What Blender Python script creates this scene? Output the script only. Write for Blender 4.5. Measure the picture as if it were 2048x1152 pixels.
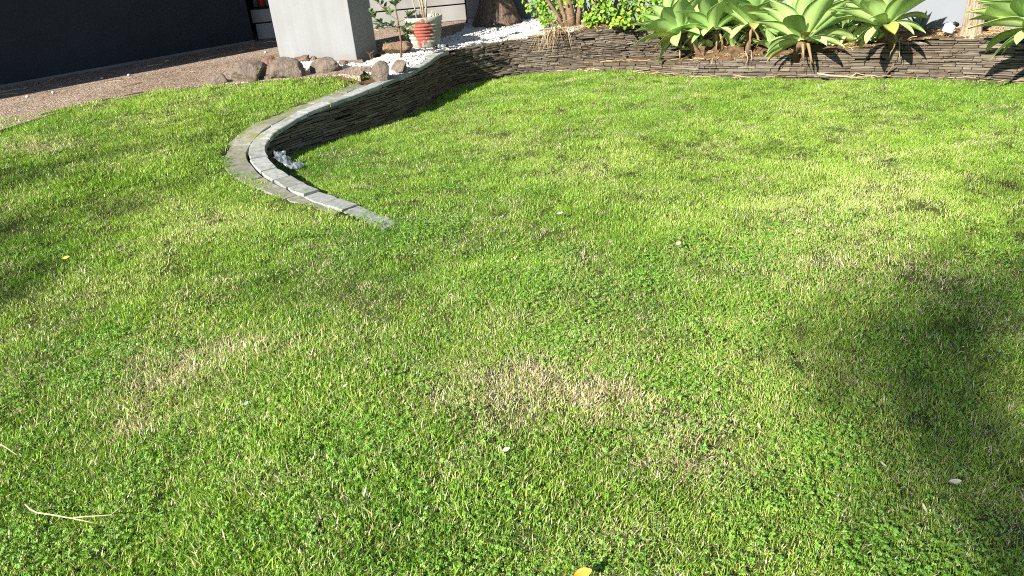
import bpy, math, random
import numpy as np
from mathutils import Vector, Matrix, Euler
from math import sin, cos, pi, radians, tan, atan2, sqrt

for o in list(bpy.data.objects):
    bpy.data.objects.remove(o)
S = bpy.context.scene
COL = S.collection
RNG = random.Random(11)
NP = np.random.RandomState(5)

# ------------------------------------------------------------------ camera, sky, sun, exposure
F, CH, PITCH, ROLL = 1480.0, 1.6, radians(26), radians(5)
fwd = np.array([0, cos(PITCH), -sin(PITCH)])
_u0 = np.array([0, sin(PITCH), cos(PITCH)]); _r0 = np.array([1.0, 0, 0])
crt = cos(ROLL) * _r0 - sin(ROLL) * _u0
cup = sin(ROLL) * _r0 + cos(ROLL) * _u0
cam = bpy.data.cameras.new('camera'); camo = bpy.data.objects.new('camera', cam); COL.objects.link(camo)
cam.sensor_width = 36.0; cam.lens = 36.0 * F / 2048.0; cam.clip_start = 0.05; cam.clip_end = 1000
camo.matrix_world = Matrix(((crt[0], cup[0], -fwd[0], 0), (crt[1], cup[1], -fwd[1], 0), (crt[2], cup[2], -fwd[2], CH), (0, 0, 0, 1)))
S.camera = camo

SUN_EL = radians(30)
SH = np.array([-0.695, -0.719]); SH /= np.linalg.norm(SH)
sdir = np.array([SH[0] * cos(SUN_EL), SH[1] * cos(SUN_EL), sin(SUN_EL)])
w = bpy.data.worlds.new('World'); S.world = w; w.use_nodes = True
sk = w.node_tree.nodes.new('ShaderNodeTexSky'); sk.sky_type = 'NISHITA'; sk.sun_disc = False
sk.sun_elevation = SUN_EL; sk.sun_rotation = atan2(SH[0], SH[1]); sk.air_density = 0.7; sk.dust_density = 0.3; sk.ozone_density = 1.6
bg = w.node_tree.nodes['Background']; bg.inputs['Strength'].default_value = 0.07
w.node_tree.links.new(sk.outputs[0], bg.inputs[0])
sl = bpy.data.lights.new('sun', 'SUN'); sl.energy = 5.0; sl.angle = radians(0.55); sl.color = (1.0, 0.95, 0.85)
so = bpy.data.objects.new('sun', sl); COL.objects.link(so)
so.rotation_euler = Vector(sdir).to_track_quat('Z', 'Y').to_euler()
S.view_settings.view_transform = 'Standard'; S.view_settings.look = 'None'
S.view_settings.exposure = 1.4; S.view_settings.gamma = 1.0
S.view_settings.use_curve_mapping = False
S.render.engine = 'CYCLES'
S.cycles.max_bounces = 8; S.cycles.transparent_max_bounces = 8
S.cycles.use_denoising = False; S.cycles.filter_width = 1.1; S.cycles.sample_clamp_indirect = 4.0

# ------------------------------------------------------------------ survey helpers: sightlines from the camera station
def ray(x, y): return fwd + crt * ((x - 1024) / F) - cup * ((y - 576) / F)
def gp(x, y, z=0.0):
    d = ray(x, y); t = (z - CH) / d[2]; return np.array([0, 0, CH]) + d * t
def aty(x, y, Y):
    d = ray(x, y); t = Y / d[1]; return np.array([0, 0, CH]) + d * t

# ------------------------------------------------------------------ object helpers
def props(o, label=None, cat=None, group=None, kind=None):
    if label: o['label'] = label
    if cat: o['category'] = cat
    if group: o['group'] = group
    if kind: o['kind'] = kind
    return o
def link(o, parent=None):
    COL.objects.link(o)
    if parent is not None: o.parent = parent
    return o
def empty(name, loc, label=None, cat=None, group=None, rz=0):
    o = bpy.data.objects.new(name, None); o.empty_display_size = 0.1
    o.location = Vector(loc); o.rotation_euler = (0, 0, rz); link(o)
    return props(o, label, cat, group)

class MB:
    def __init__(s): s.v = []; s.f = []; s.n = 0
    def add(s, vs, fs):
        s.v.extend([tuple(float(c) for c in p) for p in vs]); s.f.extend([tuple(i + s.n for i in f) for f in fs]); s.n += len(vs)
        return s
    def box(s, c, d, mat=None, jit=0.0, rng=RNG):
        vs = []
        for z in (-1, 1):
            for y in (-1, 1):
                for x in (-1, 1):
                    p = Vector((x * d[0] / 2, y * d[1] / 2, z * d[2] / 2))
                    if jit: p += Vector((rng.uniform(-jit, jit), rng.uniform(-jit, jit), rng.uniform(-jit, jit)))
                    if mat is not None: p = mat @ p
                    vs.append(p + Vector(c))
        return s.add(vs, [(0, 2, 3, 1), (4, 5, 7, 6), (0, 1, 5, 4), (2, 6, 7, 3), (0, 4, 6, 2), (1, 3, 7, 5)])
    def tube(s, pts, rad, n=7, cap=True):
        pts = [Vector(p) for p in pts]; m = len(pts)
        if not hasattr(rad, '__len__'): rad = [rad] * m
        vs = []; up = Vector((0.31, 0.2, 0.93)).normalized()
        for i, p in enumerate(pts):
            t = (pts[min(i + 1, m - 1)] - pts[max(i - 1, 0)]).normalized()
            a = t.cross(up)
            if a.length < 0.05: a = t.cross(Vector((1, 0, 0)))
            a.normalize(); b = t.cross(a)
            for k in range(n):
                q = 2 * pi * k / n
                vs.append(p + (a * cos(q) + b * sin(q)) * rad[i])
        fs = []
        for i in range(m - 1):
            for k in range(n):
                k2 = (k + 1) % n
                fs.append((i * n + k, i * n + k2, (i + 1) * n + k2, (i + 1) * n + k))
        if cap:
            fs.append(tuple(range(n))[::-1]); fs.append(tuple((m - 1) * n + k for k in range(n)))
        return s.add(vs, fs)
    def lathe(s, prof, n=40, c=(0, 0, 0)):
        vs = []; m = len(prof)
        for r, z in prof:
            for k in range(n):
                a = 2 * pi * k / n; vs.append((c[0] + r * cos(a), c[1] + r * sin(a), c[2] + z))
        fs = []
        for i in range(m - 1):
            for k in range(n):
                k2 = (k + 1) % n; fs.append((i * n + k, i * n + k2, (i + 1) * n + k2, (i + 1) * n + k))
        return s.add(vs, fs)
    def mesh(s, name, mt=None, smooth=False):
        me = bpy.data.meshes.new(name); me.from_pydata(s.v, [], s.f)
        if mt: me.materials.append(mt)
        if smooth: me.polygons.foreach_set('use_smooth', [True] * len(me.polygons))
        me.update(); return me
    def build(s, name, mt=None, parent=None, smooth=False, bevel=0, link_it=True):
        o = bpy.data.objects.new(name, s.mesh(name, mt, smooth))
        if link_it: link(o, parent)
        if bevel:
            b = o.modifiers.new('bevel', 'BEVEL'); b.width = bevel; b.segments = 2; b.limit_method = 'ANGLE'; b.angle_limit = radians(40)
        return o

# ------------------------------------------------------------------ materials
class NT:
    def __init__(s, name):
        s.m = bpy.data.materials.new(name); s.m.use_nodes = True; s.t = s.m.node_tree; s.n = s.t.nodes; s.l = s.t.links
        s.b = s.n['Principled BSDF']
    def node(s, typ, **k):
        n = s.n.new(typ)
        for a, b in k.items(): setattr(n, a, b)
        return n
    def link(s, a, b): s.l.new(a, b)
    def noise(s, scale, detail=4, rough=0.55, coord='Object', dist=0.0):
        tc = s.node('ShaderNodeTexCoord') if coord in ('Object', 'Generated') else s.node('ShaderNodeNewGeometry')
        n = s.node('ShaderNodeTexNoise'); n.inputs['Scale'].default_value = scale; n.inputs['Detail'].default_value = detail
        n.inputs['Roughness'].default_value = rough; n.inputs['Distortion'].default_value = dist
        s.link(tc.outputs[coord if coord != 'World' else 'Position'], n.inputs['Vector']); return n
    def ramp(s, fac, stops):
        r = s.node('ShaderNodeValToRGB'); e = r.color_ramp.elements
        while len(e) < len(stops): e.new(0.5)
        for i, (p, c) in enumerate(stops):
            e[i].position = p; e[i].color = (*c, 1) if len(c) == 3 else c
        s.link(fac, r.inputs[0]); return r
    def mix(s, fac, a, b, mode='MIX'):
        m = s.node('ShaderNodeMix', data_type='RGBA', blend_type=mode)
        for sock, v in ((m.inputs[0], fac), (m.inputs[6], a), (m.inputs[7], b)):
            if isinstance(v, (int, float)): sock.default_value = v
            elif isinstance(v, tuple): sock.default_value = (*v, 1)
            else: s.link(v, sock)
        return m.outputs[2]
    def math(s, op, a, b=None, clamp=False):
        m = s.node('ShaderNodeMath', operation=op); m.use_clamp = clamp
        for i, v in enumerate((a, b)):
            if v is None: continue
            if isinstance(v, (int, float)): m.inputs[i].default_value = v
            else: s.link(v, m.inputs[i])
        return m.outputs[0]
    def bump(s, h, strength=0.4, dist=0.01):
        b = s.node('ShaderNodeBump'); b.inputs['Strength'].default_value = strength; b.inputs['Distance'].default_value = dist
        s.link(h, b.inputs['Height']); s.link(b.outputs[0], s.b.inputs['Normal']); return b
    def fin(s, col=None, rough=0.8, spec=0.3):
        if col is not None:
            if isinstance(col, tuple): s.b.inputs['Base Color'].default_value = (*col, 1)
            else: s.link(col, s.b.inputs['Base Color'])
        s.b.inputs['Roughness'].default_value = rough; s.b.inputs['Specular IOR Level'].default_value = spec
        return s.m

def simple(name, c1, c2, scale=8, rough=0.8, spec=0.3, bump=0.0, bscale=60, objrand=0.0, coord='Object', bd=0.004):
    t = NT(name); n = t.noise(scale, 5, 0.6, coord)
    col = t.ramp(n.outputs['Fac'], [(0.32, c1), (0.68, c2)]).outputs[0]
    if objrand:
        oi = t.node('ShaderNodeObjectInfo')
        hsv = t.node('ShaderNodeHueSaturation')
        v = t.math('MULTIPLY_ADD', oi.outputs['Random'], 2 * objrand); t.n[-1].inputs[2].default_value = 1 - objrand
        t.link(v, hsv.inputs['Value']); t.link(col, hsv.inputs['Color']); col = hsv.outputs[0]
    if bump:
        b = t.noise(bscale, 6, 0.65, coord); t.bump(b.outputs['Fac'], bump, bd)
    return t.fin(col, rough, spec)

def leafmat(name, stops, rough=0.45, spec=0.4, trans=0.25, attr=None, scale=5.0, world_noise=None, dry=None, sat=None):
    """thin leaf: reflected + transmitted light, colour per leaf (random per island / object)"""
    t = NT(name)
    g = t.node('ShaderNodeNewGeometry'); oi = t.node('ShaderNodeObjectInfo')
    r = t.math('FRACT', t.math('ADD', g.outputs['Random Per Island'], oi.outputs['Random']))
    f = r
    if world_noise:
        f = t.math('MULTIPLY', r, 0.52)
        for sc, wt, off in world_noise:
            n = t.noise(sc, 3, 0.55, 'World')
            f = t.math('ADD', f, t.math('MULTIPLY', t.math('SUBTRACT', n.outputs['Fac'], 0.5), wt))
        ta = t.node('ShaderNodeAttribute', attribute_type='INSTANCER', attribute_name='tone_shade'); f = t.math('ADD', f, ta.outputs['Fac'])
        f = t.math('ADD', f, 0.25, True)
    col = t.ramp(f, stops).outputs[0]
    if dry:
        a = t.node('ShaderNodeAttribute', attribute_type='INSTANCER', attribute_name='dry')
        k = t.math('GREATER_THAN', t.math('MULTIPLY', a.outputs['Fac'], 1.0), r)
        r2 = t.math('FRACT', t.math('MULTIPLY', r, 17.3))
        dc = t.ramp(r2, dry).outputs[0]
        col = t.mix(k, col, dc)
    b = t.b
    t.link(col, b.inputs['Base Color']); b.inputs['Roughness'].default_value = rough; b.inputs['Specular IOR Level'].default_value = spec
    tr = t.node('ShaderNodeBsdfTranslucent'); hs = t.node('ShaderNodeHueSaturation'); hs.inputs['Value'].default_value = 1.2; hs.inputs['Saturation'].default_value = 1.1
    t.link(col, hs.inputs['Color']); t.link(hs.outputs[0], tr.inputs['Color'])
    mx = t.node('ShaderNodeMixShader'); mx.inputs[0].default_value = trans
    t.link(b.outputs[0], mx.inputs[1]); t.link(tr.outputs[0], mx.inputs[2])
    t.link(mx.outputs[0], t.n['Material Output'].inputs['Surface'])
    return t.m

STRAW = [(0.0, (0.36, 0.29, 0.13)), (0.5, (0.58, 0.50, 0.29)), (1.0, (0.74, 0.67, 0.46))]
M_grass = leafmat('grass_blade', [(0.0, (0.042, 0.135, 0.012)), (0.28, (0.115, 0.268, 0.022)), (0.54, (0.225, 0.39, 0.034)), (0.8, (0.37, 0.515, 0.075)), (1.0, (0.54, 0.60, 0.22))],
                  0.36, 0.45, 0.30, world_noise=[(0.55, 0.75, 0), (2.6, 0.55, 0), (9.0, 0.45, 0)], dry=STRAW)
M_clover = leafmat('clover_leaf', [(0.0, (0.09, 0.23, 0.025)), (0.5, (0.165, 0.34, 0.04)), (1.0, (0.27, 0.45, 0.075))], 0.5, 0.35, 0.25)
M_dry = leafmat('dry_blade', [(0.0, (0.34, 0.27, 0.15)), (0.45, (0.58, 0.50, 0.33)), (1.0, (0.78, 0.72, 0.56))], 0.7, 0.2, 0.15)
M_straw = leafmat('straw', [(0.0, (0.22, 0.13, 0.06)), (0.5, (0.45, 0.31, 0.16)), (1.0, (0.66, 0.52, 0.32))], 0.7, 0.2, 0.05)
M_soil = simple('lawn_thatch', (0.022, 0.030, 0.009), (0.075, 0.078, 0.028), 14, 0.95, 0.1, 0.6, 90, coord='World')
M_bedsoil = simple('bed_soil', (0.05, 0.032, 0.02), (0.16, 0.10, 0.055), 20, 0.95, 0.1, 0.8, 120, coord='World')
M_ground = simple('far_ground', (0.05, 0.09, 0.02), (0.09, 0.14, 0.03), 3, 0.95, 0.1, coord='World')

def aggregate():
    t = NT('exposed_aggregate')
    g = t.node('ShaderNodeNewGeometry')
    v = t.node('ShaderNodeTexVoronoi'); v.inputs['Scale'].default_value = 78; t.link(g.outputs['Position'], v.inputs['Vector'])
    sv = t.node('ShaderNodeSeparateColor'); t.link(v.outputs['Color'], sv.inputs[0])
    stone = t.ramp(sv.outputs[0], [(0.0, (0.14, 0.095, 0.068)), (0.35, (0.31, 0.225, 0.165)), (0.7, (0.46, 0.36, 0.28)), (0.93, (0.58, 0.50, 0.43)), (1.0, (0.7, 0.66, 0.6))]).outputs[0]
    ed = t.ramp(v.outputs['Distance'], [(0.35, (1, 1, 1)), (0.75, (0.35, 0.32, 0.3))]).outputs[0]
    c = t.mix(1.0, stone, ed, 'MULTIPLY')
    n = t.noise(1.3, 4, 0.6, 'World'); st = t.ramp(n.outputs['Fac'], [(0.3, (0.72, 0.66, 0.6)), (0.65, (1.05, 1.03, 1.0))]).outputs[0]
    c = t.mix(0.85, c, st, 'MULTIPLY')
    inv = t.math('SUBTRACT', 1.0, v.outputs['Distance']); t.bump(inv, 0.9, 0.006)
    return t.fin(c, 0.75, 0.3)
M_agg = aggregate()

def paint(name, c, rough=0.6, stain=0.12):
    t = NT(name); n = t.noise(2.2, 6, 0.62, 'World'); n2 = t.noise(26, 4, 0.6, 'World')
    k = t.math('MULTIPLY_ADD', n.outputs['Fac'], stain * 2); t.n[-1].inputs[2].default_value = 1 - stain
    col = t.mix(1.0, c, t.ramp(n.outputs['Fac'], [(0.25, (1 - stain * 1.6, 1 - stain * 1.7, 1 - stain * 1.9)), (0.75, (1 + stain, 1 + stain, 1 + stain))]).outputs[0], 'MULTIPLY')
    t.bump(n2.outputs['Fac'], 0.12, 0.004)
    return t.fin(col, rough, 0.3)
def pillar_paint():
    # same grey paint, streaked by rain and with a few pale scuffs
    t = NT('pillar_paint'); g = t.node('ShaderNodeNewGeometry'); mp = t.node('ShaderNodeMapping'); mp.inputs['Scale'].default_value = (14, 14, 0.7)
    t.link(g.outputs['Position'], mp.inputs[0]); n = t.node('ShaderNodeTexNoise'); n.inputs['Scale'].default_value = 1.0; n.inputs['Detail'].default_value = 6; t.link(mp.outputs[0], n.inputs['Vector'])
    streak = t.ramp(n.outputs['Fac'], [(0.3, (0.94, 0.94, 0.93)), (0.7, (1.04, 1.04, 1.03))]).outputs[0]
    c = t.mix(1.0, (0.205, 0.212, 0.22), streak, 'MULTIPLY')
    s = t.noise(9, 5, 0.7, 'World', 1.5); sc = t.ramp(s.outputs['Fac'], [(0.66, (0, 0, 0)), (0.72, (1, 1, 1))]).outputs[0]
    sx = t.node('ShaderNodeSeparateColor'); t.link(sc, sx.inputs[0])
    c = t.mix(t.math('MULTIPLY', sx.outputs[0], 0.35), c, (0.33, 0.325, 0.31))
    d = t.noise(2.4, 5, 0.6, 'World'); dr = t.ramp(d.outputs['Fac'], [(0.35, (0.95, 0.93, 0.90)), (0.65, (1.02, 1.02, 1.02))]).outputs[0]
    c = t.mix(1.0, c, dr, 'MULTIPLY')
    sp = t.node('ShaderNodeSeparateXYZ'); t.link(g.outputs['Position'], sp.inputs[0])     # rain splash: soil stain along the foot
    e = t.math('ADD', t.math('MULTIPLY', t.math('SUBTRACT', sp.outputs['Z'], 0.46), 5.0), t.math('MULTIPLY', d.outputs['Fac'], 1.1))
    kr = t.ramp(e, [(0.45, (1, 1, 1)), (1.0, (0, 0, 0))]).outputs[0]; kx = t.node('ShaderNodeSeparateColor'); t.link(kr, kx.inputs[0])
    c = t.mix(t.math('MULTIPLY', kx.outputs[0], 0.35), c, (0.16, 0.13, 0.10))
    n2 = t.noise(30, 4, 0.6, 'World'); t.bump(n2.outputs['Fac'], 0.1, 0.003)
    return t.fin(c, 0.6, 0.3)
M_pillar = pillar_paint()
M_wallgrey = paint('wall_grey', (0.18, 0.195, 0.215), 0.7, 0.07)
M_wallpale = paint('wall_pale', (0.24, 0.245, 0.245), 0.7, 0.07)
M_darkwall = paint('dark_wall', (0.013, 0.018, 0.025), 0.6, 0.2)
M_conc = paint('concrete', (0.24, 0.24, 0.23), 0.85, 0.16)
M_footing = paint('footing', (0.16, 0.155, 0.15), 0.9, 0.2)
M_roof = paint('roof_lining', (0.30, 0.31, 0.32), 0.8, 0.05)
M_red = simple('red_plastic', (0.22, 0.018, 0.012), (0.30, 0.03, 0.02), 10, 0.35, 0.5)

def slate():
    t = NT('slate'); oi = t.node('ShaderNodeObjectInfo'); g = t.node('ShaderNodeNewGeometry')
    r = t.math('FRACT', t.math('ADD', g.outputs['Random Per Island'], oi.outputs['Random']))
    base = t.ramp(r, [(0.0, (0.075, 0.058, 0.042)), (0.4, (0.105, 0.084, 0.062)), (0.75, (0.135, 0.111, 0.083)), (1.0, (0.18, 0.152, 0.116))]).outputs[0]
    n = t.noise(2.0, 4, 0.6, 'World'); st = t.ramp(n.outputs['Fac'], [(0.3, (0.80, 0.72, 0.60)), (0.6, (1.05, 1.05, 1.05))]).outputs[0]
    c = t.mix(1.0, base, st, 'MULTIPLY')
    n3 = t.noise(90, 5, 0.65, 'World'); c = t.mix(0.6, c, t.ramp(n3.outputs['Fac'], [(0.3, (0.7, 0.7, 0.7)), (0.7, (1.15, 1.14, 1.12))]).outputs[0], 'MULTIPLY')
    t.bump(n3.outputs['Fac'], 0.7, 0.006)
    return t.fin(c, 0.7, 0.35)
M_slate = slate()
M_mortar = simple('wall_core_soil', (0.012, 0.010, 0.008), (0.03, 0.025, 0.02), 30, 0.95, 0.1, coord='World')

def coping(name, a, b, moss):
    t = NT(name); oi = t.node('ShaderNodeObjectInfo')
    n = t.noise(24, 6, 0.65, 'World'); c = t.ramp(n.outputs['Fac'], [(0.3, a), (0.7, b)]).outputs[0]
    hs = t.node('ShaderNodeHueSaturation'); v = t.math('MULTIPLY_ADD', oi.outputs['Random'], 0.34); t.n[-1].inputs[2].default_value = 0.83
    t.link(v, hs.inputs['Value']); t.link(c, hs.inputs['Color']); c = hs.outputs[0]
    m = t.noise(6.5, 7, 0.7, 'World', 0.6); mk = t.ramp(m.outputs['Fac'], [(moss, (0, 0, 0)), (moss + 0.12, (1, 1, 1))]).outputs[0]
    sx = t.node('ShaderNodeSeparateColor'); t.link(mk, sx.inputs[0])
    c = t.mix(t.math('MULTIPLY', sx.outputs[0], 0.85), c, (0.14, 0.15, 0.045))
    t.bump(n.outputs['Fac'], 0.35, 0.006)
    return t.fin(c, 0.8, 0.3)
M_coping = coping('coping_stone', (0.175, 0.185, 0.175), (0.33, 0.338, 0.315), 0.545)
M_paver = coping('mossy_paver', (0.14, 0.138, 0.105), (0.27, 0.262, 0.215), 0.50)

def rockmat(name, a, b, lich=0.66):
    t = NT(name); n = t.noise(7, 8, 0.68); c = t.ramp(n.outputs['Fac'], [(0.3, a), (0.7, b)]).outputs[0]
    l = t.noise(4.0, 6, 0.65, 'World'); lk = t.ramp(l.outputs['Fac'], [(lich, (0, 0, 0)), (lich + 0.06, (1, 1, 1))]).outputs[0]
    sx = t.node('ShaderNodeSeparateColor'); t.link(lk, sx.inputs[0]); c = t.mix(t.math('MULTIPLY', sx.outputs[0], 0.55), c, (0.30, 0.17, 0.06))
    b2 = t.noise(34, 8, 0.7); t.bump(b2.outputs['Fac'], 1.0, 0.035)
    return t.fin(c, 0.85, 0.25)
M_rock = rockmat('grey_brown_rock', (0.10, 0.074, 0.057), (0.27, 0.212, 0.17))
M_rock2 = rockmat('scoria_rock', (0.10, 0.062, 0.045), (0.26, 0.17, 0.125), 0.56)
M_rock3 = rockmat('brown_boulder', (0.17, 0.105, 0.062), (0.33, 0.225, 0.145))
M_pebble = simple('white_pebble', (0.40, 0.38, 0.34), (0.60, 0.59, 0.57), 2, 0.7, 0.3, objrand=0.26)
M_bark = None
def barkmat(name, a, b, sx=9, sz=60, dist=0.02):
    t = NT(name); tc = t.node('ShaderNodeTexCoord'); mp = t.node('ShaderNodeMapping'); mp.inputs['Scale'].default_value = (sx, sx, sz)
    t.link(tc.outputs['Object'], mp.inputs[0]); n = t.node('ShaderNodeTexNoise'); n.inputs['Scale'].default_value = 1; n.inputs['Detail'].default_value = 7; n.inputs['Roughness'].default_value = 0.7
    t.link(mp.outputs[0], n.inputs['Vector']); c = t.ramp(n.outputs['Fac'], [(0.32, a), (0.68, b)]).outputs[0]
    t.bump(n.outputs['Fac'], 1.0, dist); return t.fin(c, 0.9, 0.15)
M_trunk = barkmat('fibrous_bark', (0.030, 0.020, 0.015), (0.27, 0.19, 0.14), 55, 16, 0.03)
M_stem = barkmat('pale_stem', (0.22, 0.175, 0.12), (0.42, 0.35, 0.26), 30, 60, 0.004)
M_twig = barkmat('brown_stem', (0.09, 0.055, 0.03), (0.24, 0.16, 0.10), 30, 80, 0.004)
M_palm = barkmat('palm_bark', (0.20, 0.14, 0.09), (0.48, 0.38, 0.28), 70, 4, 0.02)
M_sap = leafmat('sapling_leaf', [(0.0, (0.03, 0.08, 0.025)), (0.55, (0.075, 0.15, 0.05)), (0.9, (0.16, 0.25, 0.09)), (1.0, (0.36, 0.36, 0.17))], 0.30, 0.55, 0.2)
M_hedge = leafmat('shrub_leaf', [(0.0, (0.08, 0.19, 0.018)), (0.5, (0.18, 0.32, 0.03)), (0.88, (0.28, 0.42, 0.05)), (0.97, (0.42, 0.42, 0.06)), (1.0, (0.5, 0.33, 0.04))], 0.5, 0.22, 0.25)
M_treeleaf = leafmat('tree_leaf', [(0.0, (0.04, 0.09, 0.02)), (1.0, (0.09, 0.16, 0.03))], 0.45, 0.4, 0.2)
M_strap = leafmat('strap_leaf', [(0.0, (0.05, 0.11, 0.03)), (1.0, (0.13, 0.22, 0.06))], 0.4, 0.4, 0.25)

def agavemat(name, c0, c1, c2, tip):
    t = NT(name); oi = t.node('ShaderNodeObjectInfo'); tc = t.node('ShaderNodeTexCoord')
    c = t.ramp(oi.outputs['Random'], [(0.0, c0), (0.5, c1), (1.0, c2)]).outputs[0]
    sp = t.node('ShaderNodeSeparateXYZ'); t.link(tc.outputs['Object'], sp.inputs[0])
    mp = t.node('ShaderNodeMapping'); mp.inputs['Scale'].default_value = (2, 26, 26); t.link(tc.outputs['Object'], mp.inputs[0])
    n = t.node('ShaderNodeTexNoise'); n.inputs['Scale'].default_value = 1.5; n.inputs['Detail'].default_value = 4; t.link(mp.outputs[0], n.inputs['Vector'])
    c = t.mix(0.5, c, t.ramp(n.outputs['Fac'], [(0.3, (0.82, 0.86, 0.84)), (0.7, (1.12, 1.1, 1.08))]).outputs[0], 'MULTIPLY')
    k = t.ramp(sp.outputs['X'], [(0.90, (0, 0, 0)), (1.0, (1, 1, 1))]).outputs[0]; sx = t.node('ShaderNodeSeparateColor'); t.link(k, sx.inputs[0])
    c = t.mix(t.math('MULTIPLY', sx.outputs[0], 0.7), c, tip)
    b = t.b; t.link(c, b.inputs['Base Color']); b.inputs['Roughness'].default_value = 0.48; b.inputs['Specular IOR Level'].default_value = 0.35
    tr = t.node('ShaderNodeBsdfTranslucent'); t.link(c, tr.inputs['Color'])
    mx = t.node('ShaderNodeMixShader'); mx.inputs[0].default_value = 0.12; t.link(b.outputs[0], mx.inputs[1]); t.link(tr.outputs[0], mx.inputs[2])
    t.link(mx.outputs[0], t.n['Material Output'].inputs['Surface']); return t.m
M_agave = agavemat('agave_leaf', (0.29, 0.46, 0.14), (0.41, 0.57, 0.20), (0.53, 0.66, 0.27), (0.48, 0.52, 0.20))
M_agave_y = agavemat('agave_leaf_yellowing', (0.34, 0.40, 0.09), (0.42, 0.42, 0.11), (0.48, 0.42, 0.14), (0.40, 0.28, 0.12))
M_deadleaf = simple('dead_leaf', (0.17, 0.105, 0.05), (0.33, 0.23, 0.12), 9, 0.85, 0.15)

def potmat():
    t = NT('flaking_pot_paint'); tc = t.node('ShaderNodeTexCoord'); sp = t.node('ShaderNodeSeparateXYZ'); t.link(tc.outputs['Object'], sp.inputs[0])
    n = t.noise(13, 7, 0.7); n2 = t.noise(40, 5, 0.6)
    white = t.ramp(n2.outputs['Fac'], [(0.3, (0.27, 0.285, 0.24)), (0.7, (0.42, 0.415, 0.37))]).outputs[0]
    # red coat survives in a band round the middle on the front, its edge ragged
    hz = t.math('ABSOLUTE', t.math('SUBTRACT', sp.outputs['Z'], 0.175))
    hx = t.math('ABSOLUTE', t.math('ADD', sp.outputs['X'], 0.02))
    e = t.math('ADD', t.math('MULTIPLY', hz, 4.6), t.math('MULTIPLY', t.math('POWER', hx, 2.0), 26.0))
    e = t.math('ADD', e, t.math('MULTIPLY', sp.outputs['Y'], 1.2))
    e = t.math('ADD', e, t.math('MULTIPLY', t.math('SUBTRACT', n.outputs['Fac'], 0.5), 2.4))
    k = t.ramp(e, [(0.38, (1, 1, 1)), (0.42, (0, 0, 0))]).outputs[0]; sx = t.node('ShaderNodeSeparateColor'); t.link(k, sx.inputs[0])
    red = t.ramp(n2.outputs['Fac'], [(0.3, (0.24, 0.055, 0.04)), (0.7, (0.34, 0.11, 0.085))]).outputs[0]
    c = t.mix(sx.outputs[0], white, red)
    g = t.ramp(t.noise(5, 5, 0.6).outputs['Fac'], [(0.40, (1, 1, 1)), (0.60, (0.62, 0.64, 0.52))]).outputs[0]
    c = t.mix(0.7, c, g, 'MULTIPLY'); t.bump(n2.outputs['Fac'], 0.3, 0.004)
    return t.fin(c, 0.8, 0.25)
M_pot = potmat()
M_white = simple('white_plastic', (0.70, 0.70, 0.68), (0.80, 0.80, 0.78), 12, 0.4, 0.5)
M_black = simple('black_plastic', (0.015, 0.015, 0.016), (0.03, 0.03, 0.03), 20, 0.45, 0.5)
M_runner = simple('runner_stem', (0.42, 0.40, 0.20), (0.58, 0.53, 0.30), 40, 0.6, 0.3)
def bagmat():
    t = NT('clear_plastic'); t.fin((0.30, 0.35, 0.40), 0.15, 0.7)
    tp = t.node('ShaderNodeBsdfTransparent'); mx = t.node('ShaderNodeMixShader'); mx.inputs[0].default_value = 0.76
    t.link(t.b.outputs[0], mx.inputs[1]); t.link(tp.outputs[0], mx.inputs[2]); t.link(mx.outputs[0], t.n['Material Output'].inputs['Surface']); return t.m
M_bag = bagmat()

# ------------------------------------------------------------------ survey of the terrain lines (coping edge, wall tops, lawn edges)
INNER = [(799, 449, .004), (767, 435, .013), (736, 420, .024), (695, 404.5, .035), (663, 392, .042), (629, 378.7, .05), (595, 361.6, .063), (566, 346, .08), (550, 335, .095), (539, 326, .11), (531, 316, .125),
         (527, 308, .14), (525, 300, .157), (525.5, 292, .175), (528, 280, .205), (541.5, 265.6, .245), (570, 247, .27), (608, 226, .305), (647, 210, .33), (685, 195.5, .35), (723, 181.6, .36), (756, 171, .362), (786, 158.7, .37),
         (812, 147, .38), (837, 134.6, .395), (862, 119, .415), (878, 108, .425), (898, 101, .42), (916, 97, .415), (967, 90, .40), (1017, 81, .405), (1068, 73.6, .42), (1119, 67, .435), (1195, 58, .45), (1246, 52, .46), (1284, 48, .465), (1340, 43, .475), (1420, 38, .48), (1500, 34, .485)]
LOWER = [(1104, 141, .02), (1132, 135, .055), (1195, 127, .09), (1246, 124.5, .10), (1284, 124, .12), (1342, 123, .15), (1398, 121.5, .175), (1455, 121, .178), (1486, 119, .187), (1547, 112, .22), (1584, 108.7, .235), (1640, 106, .25),
         (1710, 98.4, .28), (1743, 91, .31), (1792, 85, .335), (1843, 82, .35), (1894, 78, .365), (1935, 72.5, .385), (1976, 72, .39), (2048, 65, .425)]
def resample(P, ds):
    P = np.array(P, float); seg = np.linalg.norm(np.diff(P[:, :2], axis=0), axis=1); s = np.r_[0, np.cumsum(seg)]
    n = max(2, int(s[-1] / ds)); q = np.linspace(0, s[-1], n)
    R = np.stack([np.interp(q, s, P[:, k]) for k in range(3)], 1)
    for _ in range(5): R[1:-1] = 0.25 * R[:-2] + 0.5 * R[1:-1] + 0.25 * R[2:]
    return R
inner = resample([gp(x, y, z) for x, y, z in INNER], 0.05)
low3 = [gp(x, y, z) for x, y, z in LOWER]
low3 += [np.array([5.3, 5.95, .44]), np.array([6.5, 5.0, .46]), np.array([8.0, 3.8, .48])]
lower = resample(low3, 0.05)
def normals(P):
    t = np.gradient(P[:, :2], axis=0); t /= np.linalg.norm(t, axis=1)[:, None]
    return t, np.stack([t[:, 1], -t[:, 0]], 1)      # tangent, right-hand normal (towards the sunken lawn)
it, inn = normals(inner)
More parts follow.
